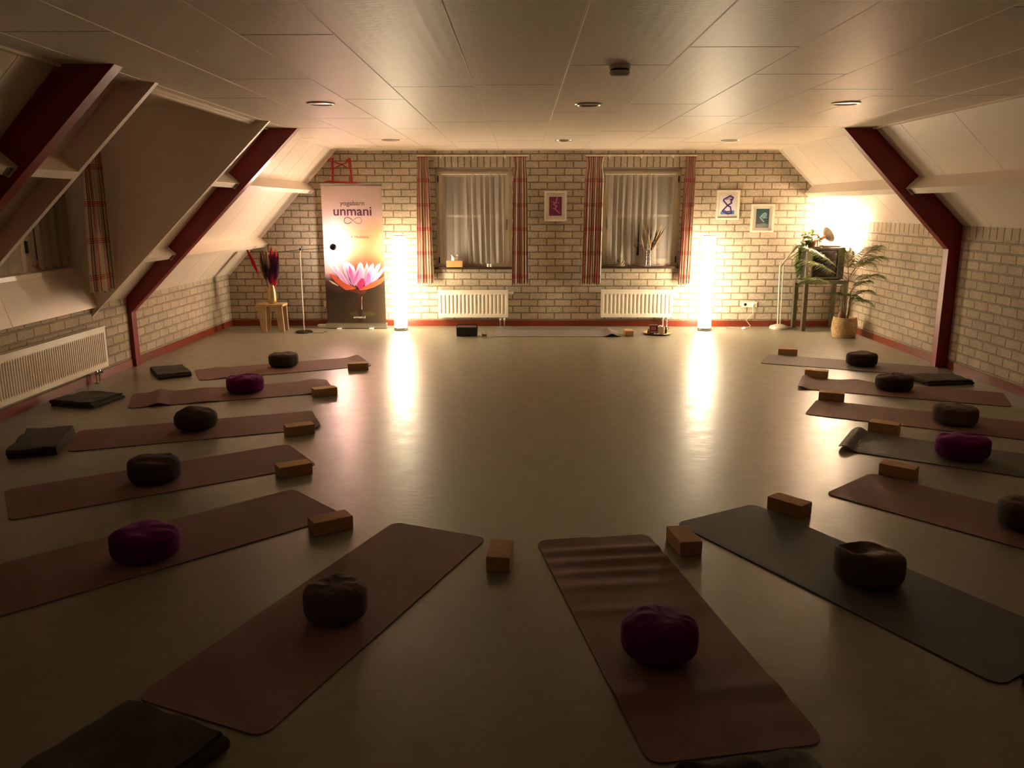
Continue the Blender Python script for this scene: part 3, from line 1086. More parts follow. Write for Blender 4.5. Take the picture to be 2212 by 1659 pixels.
# ------------------------------------------------------------------ roll-up banner
bx, by = -2.857, 11.80
r = thing('rollup_banner', 'tall roll-up banner with pink lotus and studio lettering', 'banner', (bx, by, 0))
W_, H_ = 0.868, 2.055
cs = MB()
cs.prism_y([(-0.015, 0.012), (W_ + 0.015, 0.012), (W_ + 0.015, 0.075), (W_ + 0.008, 0.082), (-0.008, 0.082), (-0.015, 0.075)], -0.045, 0.045)
cs.build('base', STEEL, r, bevel=0.006)
for fx in (0.19, 0.66):
    MB().b2(fx - 0.03, fx + 0.03, -0.13, 0.13, 0.0, 0.012).build('foot', mat('foot_white', (0.75, 0.72, 0.66), 0.35), r, bevel=0.004)
MB().b2(0, W_, -0.001, 0.001, 0.08, H_).build('print_sheet', print_mat(), r)
MB().b2(-0.004, W_ + 0.004, -0.008, 0.012, H_ - 0.012, H_ + 0.022).build('top_rail', STEEL, r, bevel=0.004)
MB().tube([(W_ / 2, 0.03, 0.08), (W_ / 2, 0.012, H_)], 0.008).build('support_pole', STEEL, r)
PET = dict(
    A=[[0.065, 0.931], [0.104, 0.914], [0.184, 0.815], [0.279, 0.684], [0.384, 0.6], [0.323, 0.615], [0.219, 0.731], [0.131, 0.838]],
    B=[[0.137, 0.96], [0.174, 0.93], [0.239, 0.838], [0.312, 0.731], [0.377, 0.615], [0.309, 0.654], [0.221, 0.769], [0.164, 0.884]],
    C=[[0.259, 1.006], [0.293, 0.991], [0.33, 0.96], [0.317, 0.838], [0.35, 0.715], [0.4, 0.615], [0.341, 0.685], [0.284, 0.807], [0.266, 0.915]],
    D=[[0.323, 0.972], [0.361, 0.964], [0.428, 0.907], [0.455, 0.823], [0.443, 0.716], [0.431, 0.615], [0.386, 0.654], [0.345, 0.777], [0.327, 0.892]],
    E=[[0.523, 0.974], [0.553, 0.945], [0.577, 0.869], [0.569, 0.762], [0.526, 0.654], [0.462, 0.615], [0.425, 0.654], [0.437, 0.762], [0.465, 0.877], [0.491, 0.945]],
    F=[[0.619, 0.972], [0.637, 0.923], [0.641, 0.839], [0.606, 0.716], [0.54, 0.623], [0.553, 0.746], [0.581, 0.877]],
    G=[[0.707, 0.953], [0.722, 0.923], [0.71, 0.823], [0.668, 0.716], [0.586, 0.616], [0.582, 0.716], [0.61, 0.823], [0.66, 0.923]],
    H=[[0.815, 0.961], [0.805, 0.892], [0.756, 0.793], [0.683, 0.7], [0.602, 0.616], [0.652, 0.716], [0.703, 0.839], [0.752, 0.923]],
    I=[[0.866, 0.915], [0.866, 0.854], [0.801, 0.762], [0.697, 0.677], [0.617, 0.616], [0.699, 0.716], [0.78, 0.823]])
INNER = [[[0.359, 0.93], [0.395, 0.854], [0.411, 0.777], [0.418, 0.669], [0.381, 0.715], [0.347, 0.823]],
         [[0.496, 0.869], [0.493, 0.8], [0.458, 0.708], [0.433, 0.669], [0.433, 0.746], [0.463, 0.815]],
         [[0.633, 0.831], [0.662, 0.777], [0.667, 0.693], [0.618, 0.639], [0.571, 0.623], [0.599, 0.746]]]
HEART = [[0.529, 0.739], [0.568, 0.731], [0.572, 0.654], [0.539, 0.592], [0.499, 0.573], [0.462, 0.615], [0.456, 0.646], [0.497, 0.7]]
SEPAL = [[[0.071, 0.803], [0.114, 0.792], [0.196, 0.731], [0.309, 0.654], [0.454, 0.596], [0.398, 0.573], [0.297, 0.565], [0.214, 0.623], [0.14, 0.692], [0.089, 0.761]],
         [[0.484, 0.581], [0.579, 0.623], [0.698, 0.685], [0.816, 0.739], [0.866, 0.778], [0.866, 0.716], [0.813, 0.662], [0.71, 0.608], [0.6, 0.573], [0.507, 0.561]]]
THIN = [[0.044, 0.713], [0.101, 0.692], [0.191, 0.634], [0.183, 0.623], [0.1, 0.661]]
CUPP = [[0.297, 0.565], [0.461, 0.581], [0.6, 0.575], [0.583, 0.523], [0.52, 0.503], [0.451, 0.523]]
STEMP = [[0.468, 0.53], [0.529, 0.53], [0.524, 0.085], [0.459, 0.085]]
HIL = [[0.522, 0.468], [0.531, 0.468], [0.524, 0.406], [0.524, 0.281], [0.514, 0.281]]
lot = MB()


def flat(mb, poly, y, mi):
    n_ = len(poly)
    mb.add([(p[0], y, p[1]) for p in poly], [tuple(range(n_))], mi)


# green-brown blurred lily pad behind the stem
flat(lot, [(0.52 + 0.19 * math.cos(a), 0.215 + 0.035 * math.sin(a)) for a in [2 * PI * k / 28 for k in range(28)]], -0.0012, 6)
flat(lot, STEMP, -0.0014, 4)
flat(lot, HIL, -0.0016, 5)
flat(lot, CUPP, -0.0016, 3)
flat(lot, THIN, -0.0014, 5)
y = -0.0016
for kk in ('F', 'D', 'C', 'B', 'A', 'I', 'H', 'G', 'E'):
    flat(lot, PET[kk], y, 0)
    cxx = sum(p[0] for p in PET[kk]) / len(PET[kk])
    czz = sum(p[1] for p in PET[kk]) / len(PET[kk])
    flat(lot, [(cxx + (p[0] - cxx) * 0.55, czz - 0.02 + (p[1] - czz) * 0.72) for p in PET[kk]], y - 0.00015, 7)
    y -= 0.0003
for q in INNER:
    flat(lot, q, y, 1)
for q in SEPAL:
    flat(lot, q, y - 0.0003, 2)
flat(lot, HEART, y - 0.0005, 8)
lot.build('lotus_picture', [vgrad_mat('petal_pale', 0.58, (0.56, 0.22, 0.50), 0.95, (0.66, 0.55, 0.66)),
                            vgrad_mat('petal_magenta', 0.6, (0.70, 0.20, 0.52), 0.9, (0.36, 0.06, 0.30)),
                            vgrad_mat('sepal_red', 0.55, (0.55, 0.10, 0.035), 0.8, (0.50, 0.07, 0.04)),
                            mat('sepal_dark', (0.10, 0.022, 0.012), 0.5),
                            vgrad_mat('stalk', 0.09, (0.030, 0.007, 0.004), 0.5, (0.05, 0.016, 0.009)),
                            mat('petal_edge', (0.62, 0.46, 0.40), 0.5),
                            mat('pad_blur', (0.055, 0.042, 0.012), 0.6),
                            vgrad_mat('petal_core', 0.6, (0.50, 0.16, 0.44), 0.92, (0.54, 0.36, 0.56)),
                            mat('petal_crimson', (0.42, 0.03, 0.12), 0.5)], r)


def lettering(txt, name, x0, x1, z0, z1, m, parent, y=-0.0035, bold=0.0):
    cu = bpy.data.curves.new(name, 'FONT')
    cu.body = txt
    cu.size = 1.0
    cu.extrude = 0.0
    cu.offset = bold
    tmp = bpy.data.objects.new('tmp', cu)
    COL.objects.link(tmp)
    d_ = bpy.context.evaluated_depsgraph_get()
    me = bpy.data.meshes.new_from_object(tmp.evaluated_get(d_))
    bpy.data.objects.remove(tmp, do_unlink=True)
    X = [v.co.x for v in me.vertices]
    Y = [v.co.y for v in me.vertices]
    ax, bx_, ay, by_ = min(X), max(X), min(Y), max(Y)
    for v in me.vertices:
        v.co = (x0 + (v.co.x - ax) / (bx_ - ax) * (x1 - x0), y, z0 + (v.co.y - ay) / (by_ - ay) * (z1 - z0))
    me.materials.clear()
    me.materials.append(m)
    o = bpy.data.objects.new(name, me)
    COL.objects.link(o)
    o.parent = parent
    return o


INK = mat('ink_plum', (0.085, 0.018, 0.040), 0.5)
INK2 = mat('ink_brown', (0.13, 0.05, 0.045), 0.5)
lettering('yogabarn', 'lettering', 0.262, 0.612, 1.752, 1.838, INK2, r, bold=0.004)
lettering('unmani', 'lettering', 0.166, 0.712, 1.629, 1.752, mat('ink_violet', (0.115, 0.020, 0.085), 0.5), r, bold=0.012)
lettering('Yoga & Meditatie', 'lettering', 0.268, 0.660, 1.303, 1.345, mat('ink_grey', (0.11, 0.055, 0.05), 0.5), r)
lettering('unmani.nl', 'lettering', 0.392, 0.568, 0.152, 0.188, PAPER, r, bold=0.004)
inf = MB()
pts = []
for k in range(49):
    a = 2 * PI * k / 48 + PI / 2
    pts.append((0.441 + 0.126 * math.cos(a) / (1 + math.sin(a) ** 2 * 0.55), 1.561 + 0.088 * math.sin(a) * math.cos(a) / (1 + math.sin(a) ** 2 * 0.55) * 1.25))
for k in range(48):
    if k in (0, 1, 47):
        continue
    p, q = Vector((pts[k][0], 0, pts[k][1])), Vector((pts[k + 1][0], 0, pts[k + 1][1]))
    d = (q - p).normalized()
    nn = Vector((-d.z, 0, d.x)) * (0.0045 if k < 24 else 0.003)
    e = d * 0.001
    inf.add([(v.x, -0.0035, v.z) for v in (p - e - nn, q + e - nn, q + e + nn, p - e + nn)], [(0, 1, 2, 3)])
inf.build('infinity_logo', INK2, r)

# red crossed stand standing behind the banner
r = thing('red_stand', 'red wooden stand with crossed bars rising behind the lotus banner', 'stand', (-2.57, 11.97, 0))
REDW = mat('red_lacquer', (0.38, 0.012, 0.014), 0.35)
for sx, xt in ((-1, -0.145), (1, 0.12)):
    MB().tube([(sx * 0.19 if sx < 0 else 0.20, 0.04, 0.0), (xt, 0.0, 2.20), (xt - 0.01 * sx, 0.0, 2.44)], [0.016, 0.016, 0.013]).build('post', REDW, r, smooth=40)
    MB().tube([(xt, 0, 2.435), (xt - 0.05, -0.01, 2.41), (xt - 0.055, -0.012, 2.36)], [0.006, 0.014, 0.003], 6).build('tassel', mat('red_fluff', (0.55, 0.02, 0.03), 0.9), r)
MB().tube([(-0.145, -0.012, 2.40), (-0.06, -0.012, 2.36), (0.02, -0.012, 2.35), (0.12, -0.012, 2.41)], 0.009).build('cross_bar', REDW, r)
MB().tube([(-0.145, 0.012, 2.28), (-0.02, 0.012, 2.345), (0.12, 0.012, 2.28)], 0.009).build('cross_bar', REDW, r)
MB().tube([(-0.26, 0.0, 2.10), (-0.22, 0, 2.115), (0.13, 0.0, 2.09), (0.20, 0, 2.095)], 0.013).build('cross_bar', REDW, r)

# ------------------------------------------------------------------ slim reading lamp by the banner (lit)
r = thing('reading_lamp', 'slim lit reading lamp with round dark base aiming at the banner', 'floor lamp', (-3.10, 11.40, 0))
MB().lathe([(0.0, 0.0), (0.12, 0.0), (0.122, 0.012), (0.11, 0.022), (0.02, 0.03), (0.0, 0.031)], 40).build('base', BLACKM, r, smooth=40)
MB().tube([(0.0, 0, 0.025), (0.0, 0, 1.12), (0.015, 0, 1.16)], 0.0085, 12).build('pole', mat('pole_satin', (0.62, 0.52, 0.42), 0.3, 0.7), r, smooth=40)
MB().lathe([(0, -0.014), (0.015, -0.01), (0.015, 0.02), (0, 0.024)], 14, (0.012, 0, 1.168)).build('joint', BLACKM, r, smooth=40)
MB().tube([(-0.30, 0.0, 1.135), (0.0, 0.0, 1.165), (0.43, 0.06, 1.195)], 0.0035, 8).build('arm', BLACKM, r, smooth=40)
hd_dir = Vector((-0.02, 0.95, 0.0)).normalized()
hc = Vector((0.455, 0.07, 1.203))
hm = MB()
hm.lathe([(0.0, -0.030), (0.026, -0.028), (0.046, -0.012), (0.049, 0.014), (0.045, 0.014), (0.042, -0.010), (0.0, -0.022)], 28, hc, 0, rot_to(hd_dir))
hm.build('lamp_head', BLACKM, r, smooth=50)
MB().lathe([(0.0, -0.012), (0.030, -0.010), (0.030, -0.006), (0.0, -0.004)], 20, hc, 0, rot_to(hd_dir)).build('bulb', mat('bulb_lit', (1, 1, 1), 0.5, emit=(WARM, 85)), r)
li = bpy.data.lights.new('reading_beam', 'SPOT')
li.energy = SPOT_POWER
li.color = WARM
li.spot_size = math.radians(58)
li.spot_blend = 0.9
li.shadow_soft_size = 0.03
lo = bpy.data.objects.new('reading_beam', li)
COL.objects.link(lo)
lo.parent = r
lo.location = hc + hd_dir * 0.02
lo.rotation_euler = hd_dir.to_track_quat('-Z', 'Y').to_euler()
MB().tube([(0.11, 0.0, 0.004), (0.18, -0.07, 0.004), (0.27, -0.05, 0.004), (0.31, 0.06, 0.004), (0.28, 0.25, 0.004)], 0.003, 6).build('cord', BLACK, r)

# ------------------------------------------------------------------ stool with vase of dyed pampas
r = thing('wooden_stool', 'small pale wooden stool with slanted plank legs under the golden vase', 'stool', (-3.585, 11.56, 0))
MB().b2(-0.20, 0.19, -0.13, 0.13, 0.365, 0.397).build('seat', WOODL, r, bevel=0.004)


def plank_leg(xt, xb, w, y):
    a = MB()
    p = [(xt - w / 2, 0.365), (xt + w / 2, 0.365), (xb + w * 0.33, 0.0), (xb - w * 0.33, 0.0)]
    a.prism_y(p, y - 0.016, y + 0.016)
    return a


for y_, ph in ((-0.10, 0), (0.10, 0.01)):
    plank_leg(-0.118 + ph, -0.105, 0.115, y_).build('leg', WOODL, r, bevel=0.004)
    plank_leg(0.115 + ph, 0.155, 0.115, y_).build('leg', WOODL, r, bevel=0.004)
v = thing('golden_vase', 'glossy golden ceramic vase on the pale wooden stool', 'vase', (-3.575, 11.56, 0.397))
MB().lathe([(0.0, 0.0), (0.050, 0.0), (0.062, 0.015), (0.066, 0.07), (0.062, 0.15), (0.050, 0.22), (0.042, 0.27), (0.046, 0.283), (0.040, 0.282), (0.036, 0.26), (0.0, 0.06)], 40).build('vase_body', GOLD, v, smooth=60)


def plume(parent, base, tip, r0, m, seed, n=16, hair=0.05, start=0.35, name='plume'):
    """feathery grass head: a stem and many fine hairs hugging it"""
    rg = random.Random(seed)
    b, tp = Vector(base), Vector(tip)
    d = tp - b
    mb_ = MB()
    bend = Vector((rg.uniform(-1, 1), rg.uniform(-1, 1), 0)) * 0.02
    P = [b + d * (k / 8) + bend * math.sin(PI * k / 8) for k in range(9)]
    mb_.tube(P, [0.0025] * 9, 5)
    dn = d.normalized()
    for k in range(n * 8):
        s = start + (1 - start) * rg.random()
        c = b + d * s + bend * math.sin(PI * s)
        prof_ = math.sin(PI * min(1, max(0.02, (s - start) / (1 - start))) ** 0.8)
        a = rg.uniform(0, 2 * PI)
        o1 = dn.orthogonal().normalized()
        o2 = dn.cross(o1)
        out = (o1 * math.cos(a) + o2 * math.sin(a))
        L = hair * (0.6 + 0.6 * rg.random())
        e = c + dn * L + out * (r0 * prof_ * rg.uniform(0.5, 1.0))
        c2 = c + out * r0 * prof_ * 0.35
        side = dn.cross(out).normalized() * 0.0035
        mid = (c2 + e) / 2
        mb_.add([c2 - side * 0.4, mid - side, e, mid + side, c2 + side * 0.4], [(0, 1, 2, 3, 4)])
    return mb_.build(name, m, parent)


bq = thing('pampas_bouquet', 'bouquet of red, purple and beige dried pampas grass in the golden vase', 'dried flowers', (-3.575, 11.56, 0.46))
PR = mat('pampas_red', (0.50, 0.012, 0.035), 0.9)
PV = mat('pampas_violet', (0.055, 0.010, 0.055), 0.9)
PD = mat('pampas_plum', (0.05, 0.018, 0.020), 0.9)
PB = mat('pampas_beige', (0.42, 0.27, 0.19), 0.9)
k = 0
for (tx, ty, tz, rr2, m_, st) in ((0.03, 0.0, 0.68, 0.034, PR, 0.55), (0.075, 0.02, 0.64, 0.032, PR, 0.55), (0.05, -0.03, 0.40, 0.030, PR, 0.3), (0.02, -0.03, 0.36, 0.03, PR, 0.3),
                                  (-0.325, 0.02, 0.70, 0.022, PR, 0.45), (0.12, -0.02, 0.60, 0.030, PV, 0.35), (0.06, -0.03, 0.60, 0.032, PV, 0.35), (0.09, 0.01, 0.56, 0.03, PV, 0.35),
                                  (0.02, -0.02, 0.58, 0.03, PV, 0.3), (-0.04, -0.02, 0.60, 0.030, PD, 0.35), (-0.09, 0.0, 0.63, 0.030, PD, 0.4), (-0.115, 0.01, 0.60, 0.026, PD, 0.4),
                                  (-0.15, -0.02, 0.58, 0.020, PB, 0.35), (-0.02, -0.04, 0.64, 0.022, PB, 0.5), (-0.055, -0.03, 0.65, 0.020, PB, 0.5), (-0.09, -0.03, 0.62, 0.02, PB, 0.45)):
    k += 1
    plume(bq, (tx * 0.1, ty * 0.1, 0.0), (tx, ty, tz), rr2 * 1.75, m_, 20 + k, 75, 0.075, st)


# ------------------------------------------------------------------ framed pictures
def picture(lab, x0, x1, z0, z1, art):
    w, h = x1 - x0, z1 - z0
    r_ = thing('framed_picture', lab, 'picture', ((x0 + x1) / 2, YF, (z0 + z1) / 2), 0, 'small framed pictures')
    f = MB()
    b_ = 0.026
    f.b2(-w / 2, w / 2, -0.034, -0.002, h / 2 - b_, h / 2)
    f.b2(-w / 2, w / 2, -0.034, -0.002, -h / 2, -h / 2 + b_)
    f.b2(-w / 2, -w / 2 + b_, -0.034, -0.002, -h / 2 + b_, h / 2 - b_)
    f.b2(w / 2 - b_, w / 2, -0.034, -0.002, -h / 2 + b_, h / 2 - b_)
    f.build('frame', mat('frame_white', (0.72, 0.66, 0.56), 0.35), r_)
    MB().b2(-w / 2 + b_, w / 2 - b_, -0.012, -0.002, -h / 2 + b_, h / 2 - b_).build('mount', mat('mount_card', (0.60, 0.55, 0.47), 0.8), r_)
    a = MB()
    ms = art(a)
    a.build('artwork', ms, r_)
    return r_


def stroke(mb_, pts_, wid, y, mi):
    for k_ in range(len(pts_) - 1):
        p, q = Vector((pts_[k_][0], 0, pts_[k_][1])), Vector((pts_[k_ + 1][0], 0, pts_[k_ + 1][1]))
        d = (q - p).normalized()
        nn = Vector((-d.z, 0, d.x)) * wid / 2
        e = d * wid * 0.35
        mb_.add([(v_.x, y - 0.0001 * k_, v_.z) for v_ in (p - e - nn, q + e - nn, q + e + nn, p - e + nn)], [(0, 1, 2, 3)], mi)


def art_magenta(a):
    a.b2(-0.092, 0.092, -0.0135, -0.012, -0.135, 0.135, 0)
    rg = random.Random(2)
    for _ in range(14):
        x, z = rg.uniform(-0.08, 0.06), rg.uniform(-0.12, 0.11)
        stroke(a, [(x, z), (x + rg.uniform(-.03, .05), z + rg.uniform(-.03, .03))], 0.008, -0.0142, 1)
    stroke(a, [(0.025, 0.125), (0.005, 0.06), (-0.03, 0.03), (0.02, 0.0), (-0.01, -0.035), (0.06, -0.10)], 0.018, -0.0150, 2)
    stroke(a, [(-0.05, 0.07), (0.0, 0.04), (0.05, 0.055)], 0.010, -0.0158, 2)
    stroke(a, [(-0.045, -0.03), (0.03, -0.06)], 0.010, -0.0164, 2)
    return [mat('art_magenta', (0.17, 0.012, 0.075), 0.5), mat('art_wine', (0.30, 0.03, 0.12), 0.5), mat('art_rose', (0.46, 0.20, 0.30), 0.5)]


def art_blue(a):
    a.b2(-0.115, 0.115, -0.0135, -0.012, -0.14, 0.135, 0)
    a.add([(-0.10, -0.0140, -0.135), (0.10, -0.0140, -0.135), (0.10, -0.0140, -0.075), (-0.10, -0.0140, -0.095)], [(0, 1, 2, 3)], 2)
    stroke(a, [(0.0, -0.01), (-0.065, 0.062), (-0.06, 0.08), (0.03, 0.13), (0.075, 0.105), (0.045, 0.045), (0.055, 0.03), (-0.005, -0.008), (-0.075, -0.085),
               (0.01, -0.128), (0.06, -0.112), (0.04, -0.03), (-0.005, -0.005)], 0.020, -0.0148, 1)
    stroke(a, [(-0.03, 0.075), (0.04, 0.105)], 0.008, -0.0162, 1)
    stroke(a, [(0.03, 0.07), (0.055, 0.085)], 0.018, -0.0162, 1)
    stroke(a, [(-0.05, -0.075), (0.0, -0.10), (0.035, -0.085)], 0.012, -0.0166, 1)
    return [mat('art_paper', (0.66, 0.64, 0.68), 0.6), mat('art_violet', (0.055, 0.02, 0.16), 0.5), mat('art_blue', (0.08, 0.22, 0.52), 0.5)]


def art_teal(a):
    a.b2(-0.094, 0.094, -0.0135, -0.012, -0.138, 0.133, 0)
    a.add([(-0.09, -0.0140, -0.134), (0.09, -0.0140, -0.134), (0.09, -0.0140, -0.085), (0.02, -0.0140, -0.072), (-0.09, -0.0140, -0.09)], [(0, 1, 2, 3, 4)], 2)
    a.add([(-0.09, -0.0139, -0.09), (0.0, -0.0139, -0.07), (-0.02, -0.0139, 0.0), (-0.06, -0.0139, 0.005)], [(0, 1, 2, 3)], 3)
    stroke(a, [(0.02, -0.05), (-0.035, 0.008), (0.0, 0.055), (0.035, 0.075), (0.055, 0.06), (0.05, 0.035), (0.015, 0.01)], 0.016, -0.0148, 1)
    stroke(a, [(0.0, 0.002), (0.065, 0.008)], 0.011, -0.0160, 1)
    stroke(a, [(-0.01, 0.02), (0.03, 0.05)], 0.016, -0.0164, 1)
    return [mat('art_teal', (0.018, 0.060, 0.068), 0.5), mat('art_ice', (0.22, 0.36, 0.38), 0.5), mat('art_sand', (0.16, 0.18, 0.16), 0.6), mat('art_rock', (0.045, 0.035, 0.05), 0.6)]


picture('white framed magenta figure picture between the two windows', 0.334, 0.660, 1.547, 1.976, art_magenta)
picture('white framed picture of violet looping figure over blue, above the right column lamp', 2.832, 3.168, 1.569, 1.99, art_blue)
picture('white framed teal picture of bending figure, nearest the corner lamp', 3.348, 3.682, 1.390, 1.793, art_teal)

# ------------------------------------------------------------------ window sill objects
r = thing('tissue_box', 'wooden tissue box with white tissue on the far window sill', 'tissue box', (-0.985, YF - 0.03 + 0.01, W1[2] + 0.006))
MB().b2(-0.118, 0.118, -0.062, 0.012, 0, 0.092).build('box', WOODB, r, bevel=0.003)
ts = MB()


def tis(u, v_):
    a = u * 2 * PI
    rr_ = 0.035 + 0.03 * v_ + 0.012 * math.sin(3 * a + 2 * v_)
    return (-0.005 + rr_ * math.cos(a) * (1.0 - 0.25 * v_), -0.028 + rr_ * 0.45 * math.sin(a), 0.090 + 0.085 * v_ * (0.8 + 0.3 * math.sin(2 * a + 0.7)))


ts.grid(28, 6, tis)
ts.build('tissue', PAPER, r, smooth=80)
r = thing('candle_holders', 'pair of small white tealight cups at the sill edge below the net curtain', 'candle holder', (-0.468, YF - 0.03, W1[2] + 0.006))
for x in (-0.021, 0.021):
    MB().lathe([(0.0, 0.0), (0.017, 0.0), (0.019, 0.045), (0.016, 0.045), (0.015, 0.03), (0.0, 0.03)], 18, (x, 0, 0)).build('cup', PAPER, r, smooth=50)

# small seated statue
r = thing('buddha_statuette', 'small stone statuette of a seated meditating figure on the window sill', 'statuette', (1.462, YF - 0.025, W2[2] + 0.006))
STONE = mat('stone', (0.26, 0.21, 0.15), 0.6, bump=(60, 0.15))
b_ = MB()
b_.lathe([(0.0, 0.0), (0.046, 0.0), (0.050, 0.012), (0.044, 0.03), (0.034, 0.045), (0.031, 0.07), (0.035, 0.095), (0.032, 0.112), (0.016, 0.122), (0.013, 0.130), (0.0, 0.131)], 28)
b_.build('torso', STONE, r, smooth=60)
MB().lathe([(0.0, 0.124), (0.013, 0.128), (0.0215, 0.142), (0.0225, 0.155), (0.018, 0.170), (0.010, 0.176), (0.010, 0.182), (0.0, 0.188)], 24).build('head', STONE, r, smooth=60)
for sx in (-1, 1):
    MB().tube([(sx * 0.033, 0, 0.104), (sx * 0.047, -0.004, 0.075), (sx * 0.040, -0.022, 0.045), (sx * 0.008, -0.036, 0.034)], [0.012, 0.012, 0.010, 0.008], 10).build('arm', STONE, r, smooth=60)
    MB().tube([(sx * 0.015, 0.0, 0.018), (sx * 0.060, -0.008, 0.017), (sx * 0.050, -0.034, 0.014), (-sx * 0.012, -0.042, 0.012)], [0.016, 0.017, 0.014, 0.009], 10).build('leg', STONE, r, smooth=60)

# glass vase with dried flowers
r = thing('glass_vase', 'clear glass cylinder vase on the window sill', 'vase', (1.876, YF - 0.022, W2[2] + 0.006))
MB().lathe([(0.0, 0.0), (0.052, 0.0), (0.050, 0.05), (0.044, 0.14), (0.046, 0.235), (0.042, 0.235), (0.040, 0.14), (0.046, 0.05), (0.046, 0.012), (0.0, 0.010)], 32).build('glass', CLEAR, r, smooth=60)
bq = thing('dried_bouquet', 'dried wheat and dark berry stems standing in the glass vase', 'dried flowers', (1.876, YF - 0.022, W2[2] + 0.02))
PW = mat('dried_wheat', (0.55, 0.38, 0.22), 0.9)
PK = mat('dried_dark', (0.055, 0.022, 0.020), 0.8)
for k, (tx, ty, tz, m_, st, rr2) in enumerate(((-0.10, -0.02, 0.62, PW, 0.55, 0.014), (-0.07, -0.03, 0.52, PW, 0.45, 0.016), (-0.03, -0.035, 0.46, PW, 0.45, 0.018), (0.16, -0.02, 0.58, PW, 0.6, 0.016),
                                               (0.19, -0.03, 0.55, PW, 0.6, 0.014), (0.02, -0.04, 0.38, PW, 0.4, 0.016), (-0.12, -0.03, 0.42, PW, 0.5, 0.012), (0.17, -0.04, 0.44, PW, 0.6, 0.010),
                                               (-0.03, -0.005, 0.56, PK, 0.5, 0.013), (0.02, -0.005, 0.54, PK, 0.45, 0.014), (0.10, -0.01, 0.50, PK, 0.45, 0.020), (0.14, -0.01, 0.47, PK, 0.45, 0.022), (0.22, -0.02, 0.54, PK, 0.6, 0.008),
                                               (0.08, -0.02, 0.40, PK, 0.4, 0.02))):
    plume(bq, (-tx * 0.12, 0, 0.01), (tx, ty, tz), rr2 * 1.2, m_, 60 + k, 26, 0.035, st, 'stem')
be = MB()
rg = random.Random(5)
be.tube([(0.0, 0, 0.02), (-0.02, -0.01, 0.2), (-0.06, -0.02, 0.26), (-0.16, -0.03, 0.32), (-0.21, -0.03, 0.38)], 0.003, 5)
be.tube([(-0.08, -0.02, 0.27), (-0.18, -0.03, 0.28), (-0.22, -0.03, 0.30)], 0.002, 5)
for _ in range(46):
    s = rg.random()
    c = Vector((-0.04 - 0.18 * s, -0.02 + rg.uniform(-.015, .015), 0.25 + 0.10 * s * rg.random() + rg.uniform(-.02, .02)))
    be.lathe([(0, -0.007), (0.007, 0), (0, 0.007)], 6, c)
for _ in range(14):
    c = Vector((0.06 + rg.uniform(0, 0.1), -0.03, 0.25 + rg.uniform(0, 0.05)))
    be.lathe([(0, -0.005), (0.005, 0), (0, 0.005)], 6, c, 1)
for _ in range(24):
    c = Vector((rg.uniform(-0.03, 0.03), rg.uniform(-.02, .02), rg.uniform(0.03, 0.22)))
    be.lathe([(0, -0.007), (0.008, 0), (0, 0.007)], 6, c)
be.build('berries', [PK, PW], bq)
o = MB().prism_y([(-0.022, 0), (0.018, 0), (0.016, 0.16), (0.006, 0.47), (0.001, 0.47), (-0.008, 0.16)], -0.003, 0.003).build('window_strap', mat('strap_black', (0.003, 0.0015, 0.0015), 0.9, spec=0.1))
o.location = (1.712, YF - 0.045, 1.055)
tag(o, 'narrow black tapering strap hanging against the net curtain beside the dried flowers', 'strap')


# ------------------------------------------------------------------ sockets and cable bits
def socket(lab, x, z, n_):
    r_ = thing('wall_socket', lab, 'socket', (x, YF, z))
    w = 0.118 * n_
    MB().b2(-w / 2, w / 2, -0.014, 0, -0.042, 0.042).build('plate', mat('socket_cream', (0.72, 0.64, 0.52), 0.4), r_, bevel=0.004)
    for k_ in range(n_):
        x_ = -w / 2 + 0.059 + k_ * 0.118 if n_ > 1 else 0
        MB().lathe([(0.0, 0.003), (0.019, 0.003), (0.023, 0.0), (0.0, 0.0)], 20, (x_, -0.014, 0), 0, rot_to((0, -1, 0))).build('outlet', BLACK if k_ == 0 else PAPER, r_)
    return r_


s1 = socket('double wall socket with plugs between right column lamp and white floor lamp', 3.403, 0.330, 2)
MB().lathe([(0.0, 0.0), (0.019, 0.0), (0.017, 0.03), (0.008, 0.045), (0, 0.045)], 18, (0.047, -0.014, 0), 0, rot_to((0, -1, 0))).build('plug', PAPER, s1, smooth=40)
s2 = socket('wall socket half hidden by the lotus banner edge', -2.905, 0.325, 1)
MB().tube([(-0.01, -0.014, -0.005), (-0.04, -0.024, -0.12), (-0.06, -0.034, -0.18), (-0.02, -0.034, -0.26), (0.01, -0.044, -0.32)], 0.003, 6).build('cord', BLACK, s2)
r = thing('power_adapter', 'small white plug adapter on the floor at the banner foot', 'adapter', (-2.96, 11.90, 0))
MB().b2(-0.05, 0.06, -0.03, 0.03, 0, 0.05).build('adapter_body', PAPER, r, bevel=0.01)
MB().lathe([(0.018, 0), (0.018, 0.02), (0.0, 0.022)], 16, (-0.05, 0, 0.026), 0, rot_to((-1, 0, 0))).build('plug', PAPER, r)
o = MB().lathe([(0.0, 0.0), (0.030, 0.002), (0.036, 0.012), (0.018, 0.022), (0.006, 0.035), (0.0, 0.036)], 18).build('cord_switch', PAPER, smooth=50)
o.location = (3.27, 11.80, 0)
tag(o, 'small white foot switch on the floor below the wall socket', 'switch')

